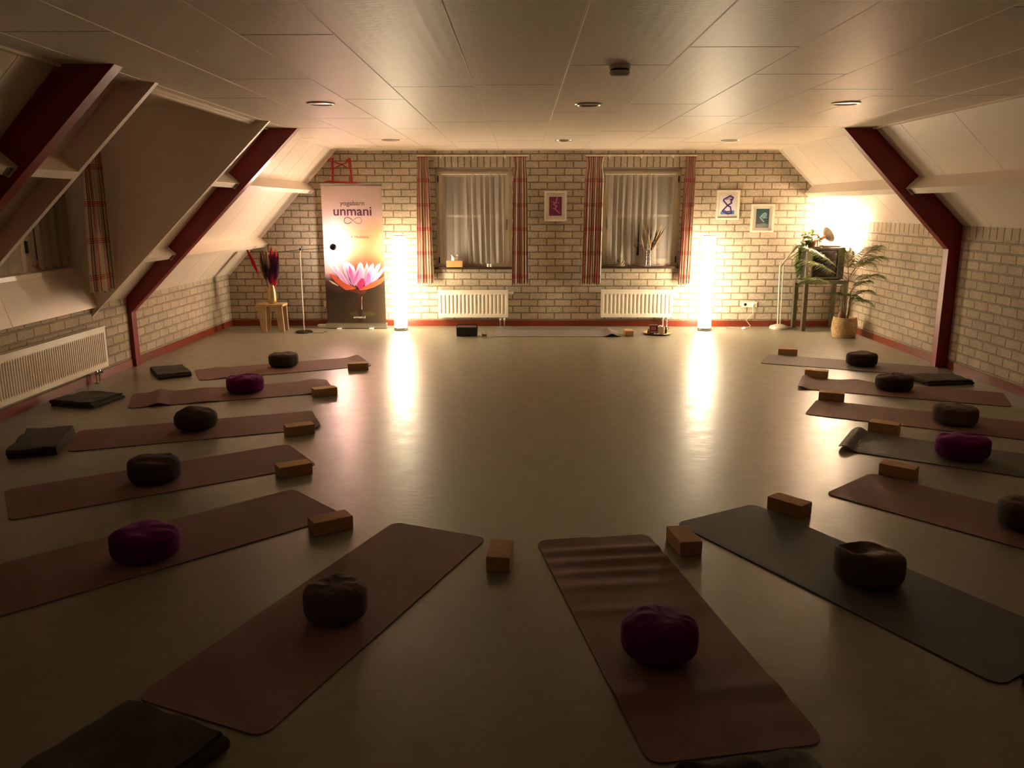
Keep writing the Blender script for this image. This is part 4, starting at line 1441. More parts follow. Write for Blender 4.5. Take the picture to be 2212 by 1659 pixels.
# ------------------------------------------------------------------ white double-arm floor lamp (off)
r = thing('arm_lamp', 'unlit white floor lamp with two jointed arms and domed base', 'floor lamp', (3.80, 11.86, 0))
MB().lathe([(0.0, 0.0), (0.135, 0.0), (0.138, 0.02), (0.125, 0.04), (0.06, 0.062), (0.015, 0.068), (0.0, 0.068)], 40).build('base', LAMPW, r, smooth=50)
MB().tube([(-0.02, 0, 0.06), (-0.045, 0, 0.92)], 0.012, 12).build('pole', LAMPW, r, smooth=40)
MB().tube([(0.012, -0.01, 0.06), (0.0, -0.01, 0.95)], 0.008, 12).build('pole', LAMPW, r, smooth=40)
MB().lathe([(0, -0.02), (0.022, -0.015), (0.022, 0.015), (0, 0.02)], 16, (-0.03, -0.005, 0.94), 0, rot_to((0, 1, 0.2))).build('joint', LAMPW, r, smooth=40)
MB().tube([(-0.02, 0, 0.94), (0.04, -0.01, 1.03), (0.10, -0.02, 1.12)], 0.011, 10).build('arm', LAMPW, r, smooth=40)
MB().tube([(0.03, 0.01, 1.0), (0.20, 0.02, 1.10), (0.235, 0.02, 1.12)], 0.010, 10).build('arm', LAMPW, r, smooth=40)
MB().lathe([(0.0, 0.0), (0.012, 0.0), (0.020, 0.04), (0.036, 0.13), (0.034, 0.13), (0.014, 0.03), (0, 0.02)], 24, (0.095, -0.02, 1.11), 0, rot_to((0.55, -0.05, 0.84))).build('lamp_head', mat('lamp_head_grey', (0.42, 0.36, 0.28), 0.35, 0.3), r, smooth=50)
MB().tube([(0.10, -0.08, 0.004), (0.2, -0.15, 0.004), (0.24, -0.06, 0.004), (0.17, 0.05, 0.006), (0.13, 0.13, 0.02), (0.10, 0.17, 0.12)], 0.004, 6).build('cord', BLACK, r)

# ------------------------------------------------------------------ table with television, plants, clamp lamp
TA = math.radians(6)
r = thing('side_table', 'grey square-legged metal table in the far right corner', 'table', (4.045, 11.60, 0), TA)
TW, TD, TH = 0.64, 0.38, 0.725
MB().b2(0, TW, 0, TD, TH - 0.012, TH).build('table_top', TABLEM, r, bevel=0.003)
ap = MB()
ap.b2(0.002, TW - 0.002, 0.002, 0.03, TH - 0.055, TH - 0.012)
ap.b2(0.002, TW - 0.002, TD - 0.03, TD - 0.002, TH - 0.055, TH - 0.012)
ap.b2(0.002, 0.03, 0.03, TD - 0.03, TH - 0.055, TH - 0.012)
ap.b2(TW - 0.03, TW - 0.002, 0.03, TD - 0.03, TH - 0.055, TH - 0.012)
ap.build('apron', TABLEM, r)
for x in (0.03, TW - 0.03):
    for y_ in (0.03, TD - 0.03):
        MB().b2(x - 0.028, x + 0.028, y_ - 0.028, y_ + 0.028, 0, TH - 0.055).build('leg', TABLEM, r, bevel=0.003)

r = thing('television', 'old boxy black television with glossy screen on the grey table', 'television', (4.06, 11.66, TH + 0.001), TA)
MB().b2(0.0, 0.58, 0.02, 0.30, 0.012, 0.46).build('housing', mat('tv_shell', (0.035, 0.033, 0.028), 0.35), r, bevel=0.012)
MB().b2(0.0, 0.085, -0.004, 0.03, 0.02, 0.45).build('control_panel', mat('tv_silver', (0.34, 0.32, 0.28), 0.25, 0.6), r, bevel=0.008)
for z in (0.10, 0.16):
    MB().lathe([(0, 0), (0.022, 0), (0.019, 0.018), (0, 0.019)], 20, (0.042, -0.004, z), 0, rot_to((0, -1, 0))).build('knob', CHROME, r, smooth=40)
sc_ = MB()
sc_.grid(14, 12, lambda u, v_: (0.105 + 0.36 * u, 0.015 - 0.028 * (1 - (2 * u - 1) ** 2) * (1 - (2 * v_ - 1) ** 2) ** 0.5 if 0 < v_ < 1 else 0.015, 0.045 + 0.38 * v_))
sc_.build('screen', mat('tv_glass', (0.006, 0.007, 0.008), 0.06, spec=0.7), r, smooth=80)
bz = MB()
for a_, b1_, c_, d_ in ((0.088, 0.485, 0.425, 0.455), (0.088, 0.485, 0.015, 0.045), (0.465, 0.485, 0.045, 0.425), (0.088, 0.105, 0.045, 0.425)):
    bz.b2(a_, b1_, 0.0, 0.03, c_, d_)
bz.build('bezel', mat('tv_bezel', (0.06, 0.055, 0.045), 0.3), r, bevel=0.003)
for x in (0.06, 0.52):
    MB().b2(x - 0.03, x + 0.03, 0.05, 0.26, 0, 0.012).build('foot', BLACK, r)
TVT = TH + 0.001 + 0.46
r2 = thing('flat_case', 'flat dark case lying on top of the television', 'case', (4.32, 11.75, TVT), TA)
MB().b2(0, 0.26, 0, 0.16, 0, 0.018).b2(0.01, 0.25, 0.01, 0.15, 0.018, 0.026).build('case_body', mat('case_dark', (0.05, 0.035, 0.03), 0.4), r2, bevel=0.003)

# reflector lamp lit towards the corner
r = thing('reflector_lamp', 'lit reflector lamp with flared dish shining into the corner above the television', 'lamp', (4.27, 11.80, TVT))
ldir = Vector((0.80, 0.20, 0.42)).normalized()
lc = Vector((0.085, 0.0, 0.155))
MB().lathe([(0.0, 0.0), (0.06, 0.0), (0.06, 0.012), (0.0, 0.016)], 24, (-0.02, 0, 0)).build('base', BLACKM, r, smooth=40)
MB().tube([(-0.02, 0, 0.012), (-0.03, 0, 0.09), (0.0, 0, 0.115)], 0.008, 10).build('stem', mat('clamp_copper', (0.42, 0.20, 0.10), 0.4, 0.5), r, smooth=40)
MB().lathe([(0.0, -0.085), (0.022, -0.085), (0.024, -0.02), (0.03, -0.005)], 20, lc, 0, rot_to(ldir)).build('lamp_holder', MATS['clamp_copper'], r, smooth=40)
MB().lathe([(0.028, -0.01), (0.045, 0.0), (0.085, 0.022), (0.118, 0.055), (0.116, 0.057), (0.083, 0.026), (0.043, 0.005), (0.028, -0.004)], 36, lc, 0, rot_to(ldir)).build('lamp_shade', mat('shade_grey', (0.42, 0.34, 0.26), 0.35, 0.5), r, smooth=60)
MB().lathe([(0.0, -0.005), (0.02, 0.0), (0.028, 0.02), (0.02, 0.04), (0, 0.046)], 20, lc, 0, rot_to(ldir)).build('bulb', mat('bulb_lit2', (1, 1, 1), 0.5, emit=(WARM, 200)), r)
li = bpy.data.lights.new('reflector_beam', 'SPOT')
li.energy = CLAMP_POWER
li.color = WARM
li.spot_size = math.radians(76)
li.spot_blend = 0.9
li.shadow_soft_size = 0.03
lo = bpy.data.objects.new('reflector_beam', li)
COL.objects.link(lo)
lo.parent = r
lo.location = lc + ldir * 0.06
lo.rotation_euler = ldir.to_track_quat('-Z', 'Y').to_euler()


def leaf(mb_, c, d, up, L, w, mi=0, fold=0.25):
    """pointed heart-like leaf, slightly folded along its rib"""
    d = d.normalized()
    s = d.cross(up)
    if s.length < 1e-4:
        s = d.orthogonal()
    s.normalize()
    n_ = s.cross(d).normalized()
    P = []
    for t_, ww in ((0, 0.05), (0.22, 0.9), (0.45, 1.0), (0.75, 0.55), (1.0, 0.0)):
        P.append((t_, ww))
    v_ = []
    for t_, ww in P:
        ctr = c + d * (L * t_) - n_ * (0.18 * L * t_ * t_)
        v_ += [ctr - s * (w * ww / 2) + n_ * fold * w * ww * 0.5, ctr, ctr + s * (w * ww / 2) + n_ * fold * w * ww * 0.5]
    f_ = []
    for k_ in range(4):
        a_ = 3 * k_
        f_ += [(a_, a_ + 1, a_ + 4, a_ + 3), (a_ + 1, a_ + 2, a_ + 5, a_ + 4)]
    mb_.add(v_, f_, mi)


# trailing vine
r = thing('trailing_vine', 'green trailing vine in a terracotta pot on the television, hanging down its side', 'plant', (4.175, 11.83, TVT))
MB().lathe([(0.0, 0.0), (0.045, 0.0), (0.06, 0.075), (0.064, 0.09), (0.055, 0.09), (0.05, 0.07), (0.0, 0.07)], 24).build('pot', mat('terracotta', (0.36, 0.15, 0.07), 0.7), r, smooth=50)
rg = random.Random(11)
fo = MB()
for _ in range(100):
    a = rg.uniform(0, 2 * PI)
    rad = 0.10 * math.sqrt(rg.random())
    c = Vector((-0.01 + rad * math.cos(a), rad * math.sin(a) * 0.8, 0.06 + rg.uniform(0, 0.16)))
    leaf(fo, c, Vector((math.cos(a), math.sin(a) * 0.8 - 0.3, rg.uniform(-0.5, 0.5))), Vector((0, 0, 1)), rg.uniform(0.05, 0.085), rg.uniform(0.035, 0.055))
fo.build('leaves', LEAF2, r)
for j, pth in enumerate(([(-0.02, 0, 0.08), (-0.10, -0.02, 0.10), (-0.165, -0.03, 0.0), (-0.175, -0.03, -0.15), (-0.17, -0.05, -0.32), (-0.14, -0.07, -0.42)],
                         [(-0.02, -0.02, 0.08), (-0.13, -0.04, 0.05), (-0.185, -0.05, -0.06), (-0.19, -0.05, -0.20), (-0.175, -0.05, -0.30)],
                         [(-0.02, -0.02, 0.08), (-0.14, 0.0, 0.04), (-0.20, 0.0, -0.10), (-0.19, 0.0, -0.26), (-0.18, 0, -0.40)])):
    vn = MB()
    vn.tube(pth, 0.003, 6)
    P = [Vector(p) for p in pth]
    for _ in range(34):
        k_ = rg.randrange(len(P) - 1)
        c = P[k_].lerp(P[k_ + 1], rg.random())
        leaf(vn, c, Vector((rg.uniform(-1, 0.3), rg.uniform(-1, 0.3), rg.uniform(-0.9, 0.2))), Vector((0, 0, 1)), rg.uniform(0.045, 0.07), rg.uniform(0.03, 0.045))
    vn.build('vine', LEAF2, r)
r = thing('small_succulent', 'small bright green clump plant at the table corner', 'plant', (4.072, 11.632, TH))
sm = MB()
for _ in range(46):
    a = rg.uniform(0, 2 * PI)
    e_ = rg.uniform(0.2, 1.4)
    leaf(sm, Vector((0.012 * math.cos(a), 0.012 * math.sin(a), 0.01 + 0.02 * rg.random())), Vector((math.cos(a), math.sin(a), math.tan(e_) * 0.5)), Vector((0, 0, 1)), rg.uniform(0.035, 0.06), 0.02)
sm.build('leaves', mat('leaf_lime', (0.20, 0.30, 0.03), 0.5), r)
MB().lathe([(0, 0), (0.02, 0), (0.022, 0.015), (0, 0.015)], 16).build('pot', BLACK, r)

# ------------------------------------------------------------------ palm in a woven basket
PX, PY = 4.455, 11.10
r = thing('potted_palm', 'tall feathery palm in a woven seagrass basket in front of the table', 'plant', (PX, PY, 0))
bk = MB()
prof = []
for k in range(41):
    z = 0.275 * k / 40
    prof.append((0.150 + 0.018 * math.sin(PI * z / 0.275) + 0.0035 * math.sin(2 * PI * k / 2.6), z))
bk.lathe([(0.0, 0.0)] + prof + [(0.140, 0.275), (0.137, 0.20), (0.0, 0.20)], 44)
bk.build('basket', BASKET, r, smooth=70)
MB().lathe([(0.0, 0.215), (0.137, 0.212)], 30).build('soil', mat('soil', (0.05, 0.03, 0.018), 0.9), r)
MB().lathe([(0, 0.20), (0.03, 0.21), (0.038, 0.26), (0.03, 0.31), (0.012, 0.34), (0, 0.342)], 20, (-0.075, -0.03, 0.02)).build('coconut_stub', mat('stub', (0.30, 0.14, 0.08), 0.7), r, smooth=50)


def frond(base, tip, lift, ln, seed, wleaf=0.008, nleaf=30, bare=0.30, face=None):
    """arching rachis with two rows of narrow leaflets; positions local to the palm"""
    rg_ = random.Random(seed)
    b, tp = Vector(base), Vector(tip)
    mid = (b + tp) / 2 + Vector((0, 0, lift))
    P = [b * (1 - s) ** 2 + mid * (2 * s * (1 - s)) + tp * s * s for s in [k_ / 16 for k_ in range(17)]]
    m_ = MB()
    m_.tube(P, [0.0042 - 0.003 * k_ / 16 for k_ in range(17)], 6, 1)
    for k_ in range(nleaf):
        s = bare + (1 - bare) * (k_ + 0.5) / nleaf
        i = min(15, int(s * 16))
        c = P[i].lerp(P[i + 1], s * 16 - i)
        tg = (P[i + 1] - P[i]).normalized()
        side = tg.cross(Vector((0, 0, 1)))
        if side.length < 0.05:
            side = Vector((1, 0, 0))
        side.normalize()
        q = (s - bare) / (1 - bare)
        L = ln * (0.45 + 0.75 * math.sin(PI * min(1, 0.15 + 0.75 * q))) * rg_.uniform(0.85, 1.1)
        for sg in (-1, 1):
            d = (tg * (0.55 + 0.5 * q) + side * sg * 0.9 + Vector((0, 0, rg_.uniform(-0.25, 0.1)))).normalized()
            up = d.cross(tg).normalized()
            a0 = c
            a1 = c + d * L * 0.5 + Vector((0, 0, 0.01))
            a2 = c + d * L + Vector((0, 0, -0.22 * L))
            w_ = tg * wleaf * 0.5 + Vector((0, 0, wleaf * 0.35))
            m_.add([a0 - w_ * 0.5, a0 + w_ * 0.5, a1 + w_, a1 - w_, a2], [(0, 1, 2, 3), (3, 2, 4)], 0)
    return m_.build('frond', [LEAF, STEMB], r)


for j, (x, y_, z) in enumerate(((0.0, 0.0, 0.80), (0.03, -0.02, 0.62), (-0.03, -0.02, 0.52), (0.05, 0.01, 0.45), (-0.05, 0.02, 0.40))):
    MB().tube([(x * 0.6, y_, 0.205), (x * 1.0, y_, z * 0.5 + 0.1), (x * 1.3, y_, z)], [0.011, 0.009, 0.006], 8).build('stem', STEMB, r, smooth=50)
FR = [((0, 0, 0.78), (4.37, 10.04, 1.286), 0.22, 0.14), ((0.01, 0, 0.76), (4.43, 10.04, 1.13), 0.26, 0.14), ((0.03, -0.02, 0.62), (4.42, 10.04, 0.89), 0.24, 0.16),
      ((0.0, 0, 0.78), (4.41, 10.24, 0.99), 0.30, 0.12), ((-0.01, 0.0, 0.78), (3.90, 11.25, 1.20), 0.14, 0.24), ((0, 0, 0.74), (3.88, 11.22, 1.03), 0.10, 0.24),
      ((-0.03, -0.02, 0.55), (3.90, 11.30, 0.735), 0.24, 0.20), ((-0.04, -0.02, 0.45), (4.15, 10.88, 0.27), 0.30, 0.17), ((-0.03, 0, 0.48), (3.95, 11.10, 0.56), 0.12, 0.05),
      ((0.05, 0, 0.46), (4.50, 10.40, 0.66), 0.20, 0.09), ((0.05, 0, 0.42), (4.50, 10.40, 0.50), 0.16, 0.09), ((0, 0, 0.8), (4.44, 11.2, 1.16), 0.06, 0.15),
      ((0.04, 0, 0.44), (4.53, 10.88, 0.52), 0.12, 0.10), ((-0.02, 0, 0.5), (4.34, 10.98, 0.58), 0.10, 0.12), ((0.03, -0.02, 0.6), (4.52, 10.60, 0.80), 0.12, 0.10),
      ((0, -0.02, 0.52), (4.42, 10.75, 0.50), 0.16, 0.12)]
for j, (b_, tp, lf, ln) in enumerate(FR):
    frond(b_, (tp[0] - PX, tp[1] - PY, tp[2]), lf, ln * 1.1, 100 + j, 0.0055, 44 if ln > 0.06 else 8)


# ------------------------------------------------------------------ yoga mats
def yoga_mat(lab, inner, ang, m, L=1.83, W=0.61, wave=None, wseed=0, edge=0.006):
    """local x runs away from the circle's centre; wave(s, w) lifts the sheet"""
    o_ = MB()
    RC = 0.055
    S = sorted(set([0.0] + [RC * (1 - math.cos(PI / 2 * k / 7)) for k in range(1, 8)] + [RC + (L - 2 * RC) * k / 80 for k in range(81)] + [L - RC * (1 - math.cos(PI / 2 * k / 7)) for k in range(1, 8)] + [L]))
    NW = 14
    top, botv = [], []
    for s in S:
        e = min(s, L - s)
        hw = W / 2 if e >= RC else W / 2 - RC + math.sqrt(max(0.0, RC * RC - (RC - e) ** 2))
        for k in range(NW + 1):
            w = -hw + 2 * hw * k / NW
            z = wave(s, w) if wave else 0.0
            z = max(0.0, z)
            top.append((s, w, z + edge))
            botv.append((s, w, z + 0.0005))
    n1 = NW + 1
    ns = len(S)
    f_ = []
    N = ns * n1
    for i in range(ns - 1):
        for k in range(NW):
            a_ = i * n1 + k
            f_.append((a_, a_ + n1, a_ + n1 + 1, a_ + 1))
            f_.append((N + a_, N + a_ + 1, N + a_ + n1 + 1, N + a_ + n1))
    for i in range(ns - 1):
        for k in (0, NW):
            a_ = i * n1 + k
            f_.append((a_, a_ + n1, N + a_ + n1, N + a_))
    for i in (0, ns - 1):
        for k in range(NW):
            a_ = i * n1 + k
            f_.append((a_, a_ + 1, N + a_ + 1, N + a_))
    o_.add(top + botv, f_)
    ob = o_.build('yoga_mat', m, smooth=35)
    ob.location = (inner[0], inner[1], 0)
    ob.rotation_euler = (0, 0, math.radians(ang))
    return tag(ob, lab, 'yoga mat', 'yoga mats on the floor')


def bumpf(s0, width, h):
    return lambda s, w: h * math.exp(-((s - s0) / width) ** 2)


def wave_m2(s, w):
    z = 0.0
    for s0, h, wd in ((0.16, 0.011, 0.035), (0.29, 0.010, 0.035), (0.42, 0.007, 0.03), (0.56, 0.006, 0.04), (0.80, 0.005, 0.04), (1.44, 0.013, 0.06), (1.62, 0.006, 0.06)):
        z += h * math.exp(-((s - s0 - 0.06 * w) / wd) ** 2)
    return z * (0.75 + 0.25 * math.sin(7 * w + 3 * s)) + 0.008 * max(0, (0.10 - s) / 0.1) * (1 if w < 0 else 0.2)


yoga_mat('brown yoga mat in the left row nearest the banner, its inner end lifting', (-1.811, 9.193), 206.1, MAT_BROWN,
         wave=lambda s, w: 0.028 * math.exp(-(s / 0.09) ** 2) * max(0, (0.31 - w) / 0.62 + 0.05) + 0.008 * math.exp(-((s - 1.6) / .07) ** 2))
yoga_mat('brown yoga mat in the left row second from the banner, rippled at its wall end', (-1.904, 7.879), 201.2, MAT_BROWN,
         wave=lambda s, w: 0.018 * math.exp(-((s - 0.14) / 0.10) ** 2) + 0.026 * math.exp(-((s - 1.58) / 0.07) ** 2) + 0.01 * math.exp(-((s - 1.2) / .1) ** 2))
yoga_mat('brown yoga mat in the left row reaching to the grey blanket with wide fold', (-1.724, 6.575), 201.2, MAT_BROWN,
         wave=lambda s, w: 0.016 * math.exp(-(s / 0.06) ** 2) * (1 if w > 0 else 0.3))
yoga_mat('brown yoga mat in the left row under the creased dark brown cushion', (-1.586, 5.592), 214.4, MAT_BROWN)
yoga_mat('brown yoga mat in the left row under the nearest left purple cushion', (-1.235, 4.634), 223.8, MAT_BROWN)
A0, A1, B0, B1 = Vector((-0.718, 4.312)), Vector((-0.181, 4.089)), Vector((-1.401, 2.624)), Vector((-0.880, 2.396))
d = ((B0 + B1) - (A0 + A1)) / 2
yoga_mat('brown yoga mat at the front left of centre, lying flat toward the camera', ((A0 + A1) / 2), math.degrees(math.atan2(d.y, d.x)), MAT_BROWN, L=d.length, W=0.58)
A0, A1, B0, B1 = Vector((0.080, 4.007)), Vector((0.698, 4.183)), Vector((0.429, 2.274)), Vector((1.011, 2.397))
d = ((B0 + B1) - (A0 + A1)) / 2
yoga_mat('wrinkled brown yoga mat at the front right of centre', ((A0 + A1) / 2), math.degrees(math.atan2(d.y, d.x)), MAT_BROWN, L=d.length, W=0.62, wave=wave_m2)
yoga_mat('dark slate yoga mat at the front right under the hollow-topped cushion', (1.14, 4.467), -59.9, MAT_SLATE,
         wave=lambda s, w: 0.02 * math.exp(-((s - 1.83) / 0.07) ** 2) * max(0, w + 0.3))
yoga_mat('brown yoga mat nearest the dark slate mat in the right row', (2.13, 5.009), -48.4, MAT_BROWN)
yoga_mat('grey green yoga mat in the right row, inner end rolled under', (2.495, 6.01), -31.6, MAT_GREY,
         wave=lambda s, w: 0.038 * math.exp(-((s - 0.05) / 0.055) ** 2))
yoga_mat('flat brown yoga mat in the right row just beyond the grey green mat', (2.599, 7.064), -28.5, MAT_BROWN)
yoga_mat('brown yoga mat in the right row with thick curled inner end', (2.844, 8.082), -23.4, MAT_BROWN,
         wave=lambda s, w: 0.026 * math.exp(-((s - 0.035) / 0.05) ** 2) + 0.022 * math.exp(-((s - 0.52) / 0.11) ** 2) * max(0, w + 0.15) * 2)
yoga_mat('grey taupe yoga mat in the right row nearest the potted palm', (2.875, 9.42), -25.1, MAT_TAUPE)
yoga_mat('grey yoga mat lying alone parallel to the far wall, one end curling up', (1.385, 11.34), 180, MAT_LILAC, L=1.76, W=0.60,
         wave=lambda s, w: 0.040 * math.exp(-((s - 0.13) / 0.07) ** 2))


# ------------------------------------------------------------------ cork blocks
blk_me = None


def cork_block(lab, a, b, long_first=True, L=0.222, D=0.118, H=0.076):
    """a,b: near bottom edge, left to right"""
    global blk_me
    a, b = Vector(a), Vector(b)
    d_ = (b - a).normalized()
    nrm = Vector((-d_.y, d_.x))
    if blk_me is None:
        tmp = MB().b2(-L / 2, L / 2, -D / 2, D / 2, 0, H).build('cork_block', CORK, bevel=0.006)
        blk_me = tmp.data
        ob = tmp
    else:
        ob = bpy.data.objects.new('cork_block', blk_me)
        COL.objects.link(ob)
    ang = math.atan2(d_.y, d_.x)
    c = (a + b) / 2 + nrm * ((D if long_first else L) / 2)
    ob.location = (c.x, c.y, 0.0)
    ob.rotation_euler = (0, 0, ang if long_first else ang + PI / 2)
    return tag(ob, lab, 'yoga block', 'cork yoga blocks')


cork_block('cork block beside the farthest left mat with the lifted end', (-1.897, 8.649), (-1.674, 8.703))
cork_block('cork block at the left mat under the farther purple cushion', (-1.952, 7.375), (-1.738, 7.493))
cork_block('cork block at the inner end of the third left mat', (-1.838, 6.047), (-1.619, 6.155))
cork_block('cork block at the inner end of the fourth left mat', (-1.599, 5.043), (-1.386, 5.178))
cork_block('cork block at the left mat under the nearer purple cushion', (-1.133, 4.096), (-0.919, 4.235))
cork_block('cork block standing end-on between the two front mats', (-0.169, 3.692), (-0.055, 3.683), False, D=0.118)
cork_block('cork block between the wrinkled mat and the dark slate mat', (0.823, 3.877), (0.934, 3.895), False)
cork_block('cork block on the edge of the dark slate mat', (1.476, 4.549), (1.60, 4.405))
cork_block('cork block behind the nearest right mat', (2.399, 5.208), (2.577, 5.06))
cork_block('cork block behind the grey green mat with rolled end', (2.788, 6.281), (2.956, 6.162))
cork_block('cork block behind the third right mat from the palm', (2.765, 7.345), (2.971, 7.257))
cork_block('cork block behind the right mat with the curled end', (2.998, 8.395), (3.189, 8.292))
cork_block('cork block behind the right mat nearest the palm', (3.112, 9.679), (3.327, 9.62))
cork_block('cork block end-on beside the golden tray near the far wall', (1.431, 11.085), (1.562, 11.087), False, D=0.118)


# ------------------------------------------------------------------ meditation cushions
def cushion(lab, c, R, H, m, seed, rx=1.0, ry=0.92, rz=0.0, dip=0.0, crown=0.0, tilt=0.0, z=0.0075, hollow=None, e=4.4):
    o_ = MB()
    nu, nv = 72, 36

    def fn(u, v_):
        a = 2 * PI * u
        ph = -PI / 2 + PI * v_
        cs_, sn_ = math.cos(ph), math.sin(ph)
        rr_ = R * (abs(cs_) ** (2 / e))
        zz = H / 2 * (1 + math.copysign(abs(sn_) ** (2 / e), sn_))
        top = max(0.0, sn_)
        q = rr_ / R
        # gathered folds near the top seam and soft lumps
        rr_ *= 1 + 0.025 * noise.noise(Vector((math.cos(a) * 1.3, math.sin(a) * 1.3, seed)))
        fold = noise.noise(Vector((math.cos(a) * 1.9 * q, math.sin(a) * 1.9 * q, seed * 3.1)))
        ridge = 1 - abs(noise.noise(Vector((math.cos(a) * 2.2 * q + 4, math.sin(a) * 2.2 * q, seed * 1.7)))) * 3
        zz += top * (0.014 * fold + 0.006 * ridge * (0.4 + 0.6 * q) - 0.008)
        zz += top * crown * (1 - q * q)
        zz -= top * dip * math.exp(-(q / 0.55) ** 2)
        rr_ += 0.0016 * math.sin(a * 24) * math.exp(-((zz - H * 0.86) / (0.10 * H)) ** 2)
        x, y_ = rr_ * math.cos(a) * rx, rr_ * math.sin(a) * ry
        if hollow:
            hx, hy, hr, hd_ = hollow
            g_ = math.exp(-(((x - hx) ** 2 + (y_ - hy) ** 2) / hr ** 2) ** 1.5)
            zz -= top * hd_ * g_
        zz += tilt * x * (zz / H)
        return (x, y_, max(0.0, zz))
    o_.grid(nu, nv, fn)
    # weld the seam
    me_o = o_.build('meditation_cushion', m)
    bm = bmesh.new()
    bm.from_mesh(me_o.data)
    bmesh.ops.remove_doubles(bm, verts=bm.verts, dist=0.0004)
    bmesh.ops.recalc_face_normals(bm, faces=bm.faces)
    bm.to_mesh(me_o.data)
    bm.free()
    me_o.data.polygons.foreach_set('use_smooth', [True] * len(me_o.data.polygons))
    me_o.location = (c[0], c[1], z)
    me_o.rotation_euler = (0, 0, rz)
    return tag(me_o, lab, 'cushion', 'round meditation cushions')


def back(c, d_):
    """from the near contact point to the cushion centre"""
    v_ = Vector((c[0], c[1]))
    return v_ + v_.normalized() * d_


cushion('olive grey cushion on the farthest left mat', back((-2.621, 8.742), .15), 0.163, 0.155, Z_OLIVE, 1)
cushion('purple cushion on the second left mat, farther of the two left purple ones', back((-2.611, 7.442), .16), 0.176, 0.165, Z_PURPLE, 2)
cushion('round dark olive cushion on the third left mat', back((-2.549, 6.103), .155), 0.168, 0.165, Z_OLIVE, 3, crown=0.025, e=3.0)
cushion('dark brown cushion with creased top on the fourth left mat', back((-2.324, 4.864), .15), 0.163, 0.165, Z_BROWN, 4, dip=0.012)
cushion('purple cushion on the fifth left mat, nearer of the two left purple ones', back((-1.849, 3.702), .16), 0.173, 0.150, Z_PURPLE, 5, crown=0.012)
cushion('taupe topped cushion on the front left mat', back((-0.774, 3.102), .13), 0.140, 0.150, Z_TAUPE, 6, e=4.6, crown=0.014)
cushion('large purple cushion on the wrinkled front right mat', back((0.528, 2.797), .14), 0.153, 0.165, Z_PURPLE, 7, e=3.8, crown=0.020)
cushion('brown cushion with hollow raised rim on the dark slate mat', back((1.604, 3.475), .15), 0.163, 0.165, Z_TAUPE, 8, hollow=(-0.06, 0.06, 0.085, 0.05), tilt=-0.10, rz=-0.1)
cushion('brown cushion cut by the right edge of the picture', back((2.747, 4.151), .15), 0.160, 0.155, Z_TAUPE, 9)
cushion('purple cushion on the grey green right mat', back((3.071, 5.426), .165), 0.183, 0.165, Z_PURPLE, 10, ry=0.85)
cushion('flattish taupe cushion on the third right mat from the palm', back((3.508, 6.359), .16), 0.175, 0.155, Z_TAUPE, 11, ry=0.9)
cushion('dark brown slumped cushion on the right mat with the curled end', back((3.583, 7.623), .16), 0.174, 0.15, Z_BROWN, 12, tilt=0.05)
cushion('dark brown cushion on the right mat nearest the palm', back((3.781, 8.857), .15), 0.170, 0.155, Z_BROWN, 13, ry=0.85)


# ------------------------------------------------------------------ blankets
def blanket(lab, c, ang, Wf, Ll, layers, th, m, seed, flare=0.0, lift=None):
    """folded blanket; local x across the folds (width Wf), y along (length Ll)"""
    o_ = MB()
    path = []
    for k in range(layers):
        z = th * (k + 0.55)
        xs_ = [(-0.5 + i / 10) * Wf * (1 - 0.02 * k) for i in range(11)]
        if k % 2:
            xs_.reverse()
        path += [(x, z) for x in xs_]
        if k < layers - 1:
            xe = xs_[-1]
            sg = 1 if xe > 0 else -1
            for j in range(1, 6):
                a_ = -PI / 2 + PI * j / 6
                path.append((xe + sg * th * 0.5 * math.cos(a_), z + th * 0.5 + th * 0.5 * math.sin(a_)))
    ny = 16
    half = th * 0.46
    P = [Vector((p[0], 0, p[1])) for p in path]
    prof_ = []
    for sgn in (1, -1):
        rng = range(len(P)) if sgn == 1 else range(len(P) - 1, -1, -1)
        for i in rng:
            t_ = (P[min(i + 1, len(P) - 1)] - P[max(i - 1, 0)]).normalized()
            n_ = Vector((-t_.z, 0, t_.x))
            prof_.append(P[i] + n_ * half * sgn)
    n_p = len(prof_)
    v_ = []
    for j in range(ny + 1):
        yy = (-0.5 + j / ny) * Ll
        for p in prof_:
            x, z = p.x, p.z
            q = Vector((x * 5, yy * 5, seed))
            hh = z / (th * layers)
            zz = z * (1 + 0.18 * noise.noise(q)) + hh * 0.010 * noise.noise(q * 2.2)
            if lift:
                zz += hh * lift(x, yy)
            x2 = x * (1 + flare * yy / Ll) + 0.012 * noise.noise(Vector((yy * 6, z * 40, seed + 5)))
            y2 = yy + 0.015 * noise.noise(Vector((x * 6, z * 40, seed + 9))) * (1 if abs(yy) > Ll * 0.3 else 0.3)
            v_.append((x2, y2, max(0.0005, zz)))
    f_ = [(j * n_p + i, j * n_p + (i + 1) % n_p, (j + 1) * n_p + (i + 1) % n_p, (j + 1) * n_p + i) for j in range(ny) for i in range(n_p)]
    # close the two cut sides as quads between the offset curves
    h_ = n_p // 2
    for j in (0, ny):
        for i in range(h_ - 1):
            f_.append((j * n_p + i, j * n_p + i + 1, j * n_p + n_p - 2 - i, j * n_p + n_p - 1 - i))
    o_.add(v_, f_)
    ob = o_.build('folded_blanket', m, smooth=60)
    ob.location = (c[0], c[1], 0.0)
    ob.rotation_euler = (0, 0, math.radians(ang))
    return tag(ob, lab, 'blanket', 'dark folded blankets')


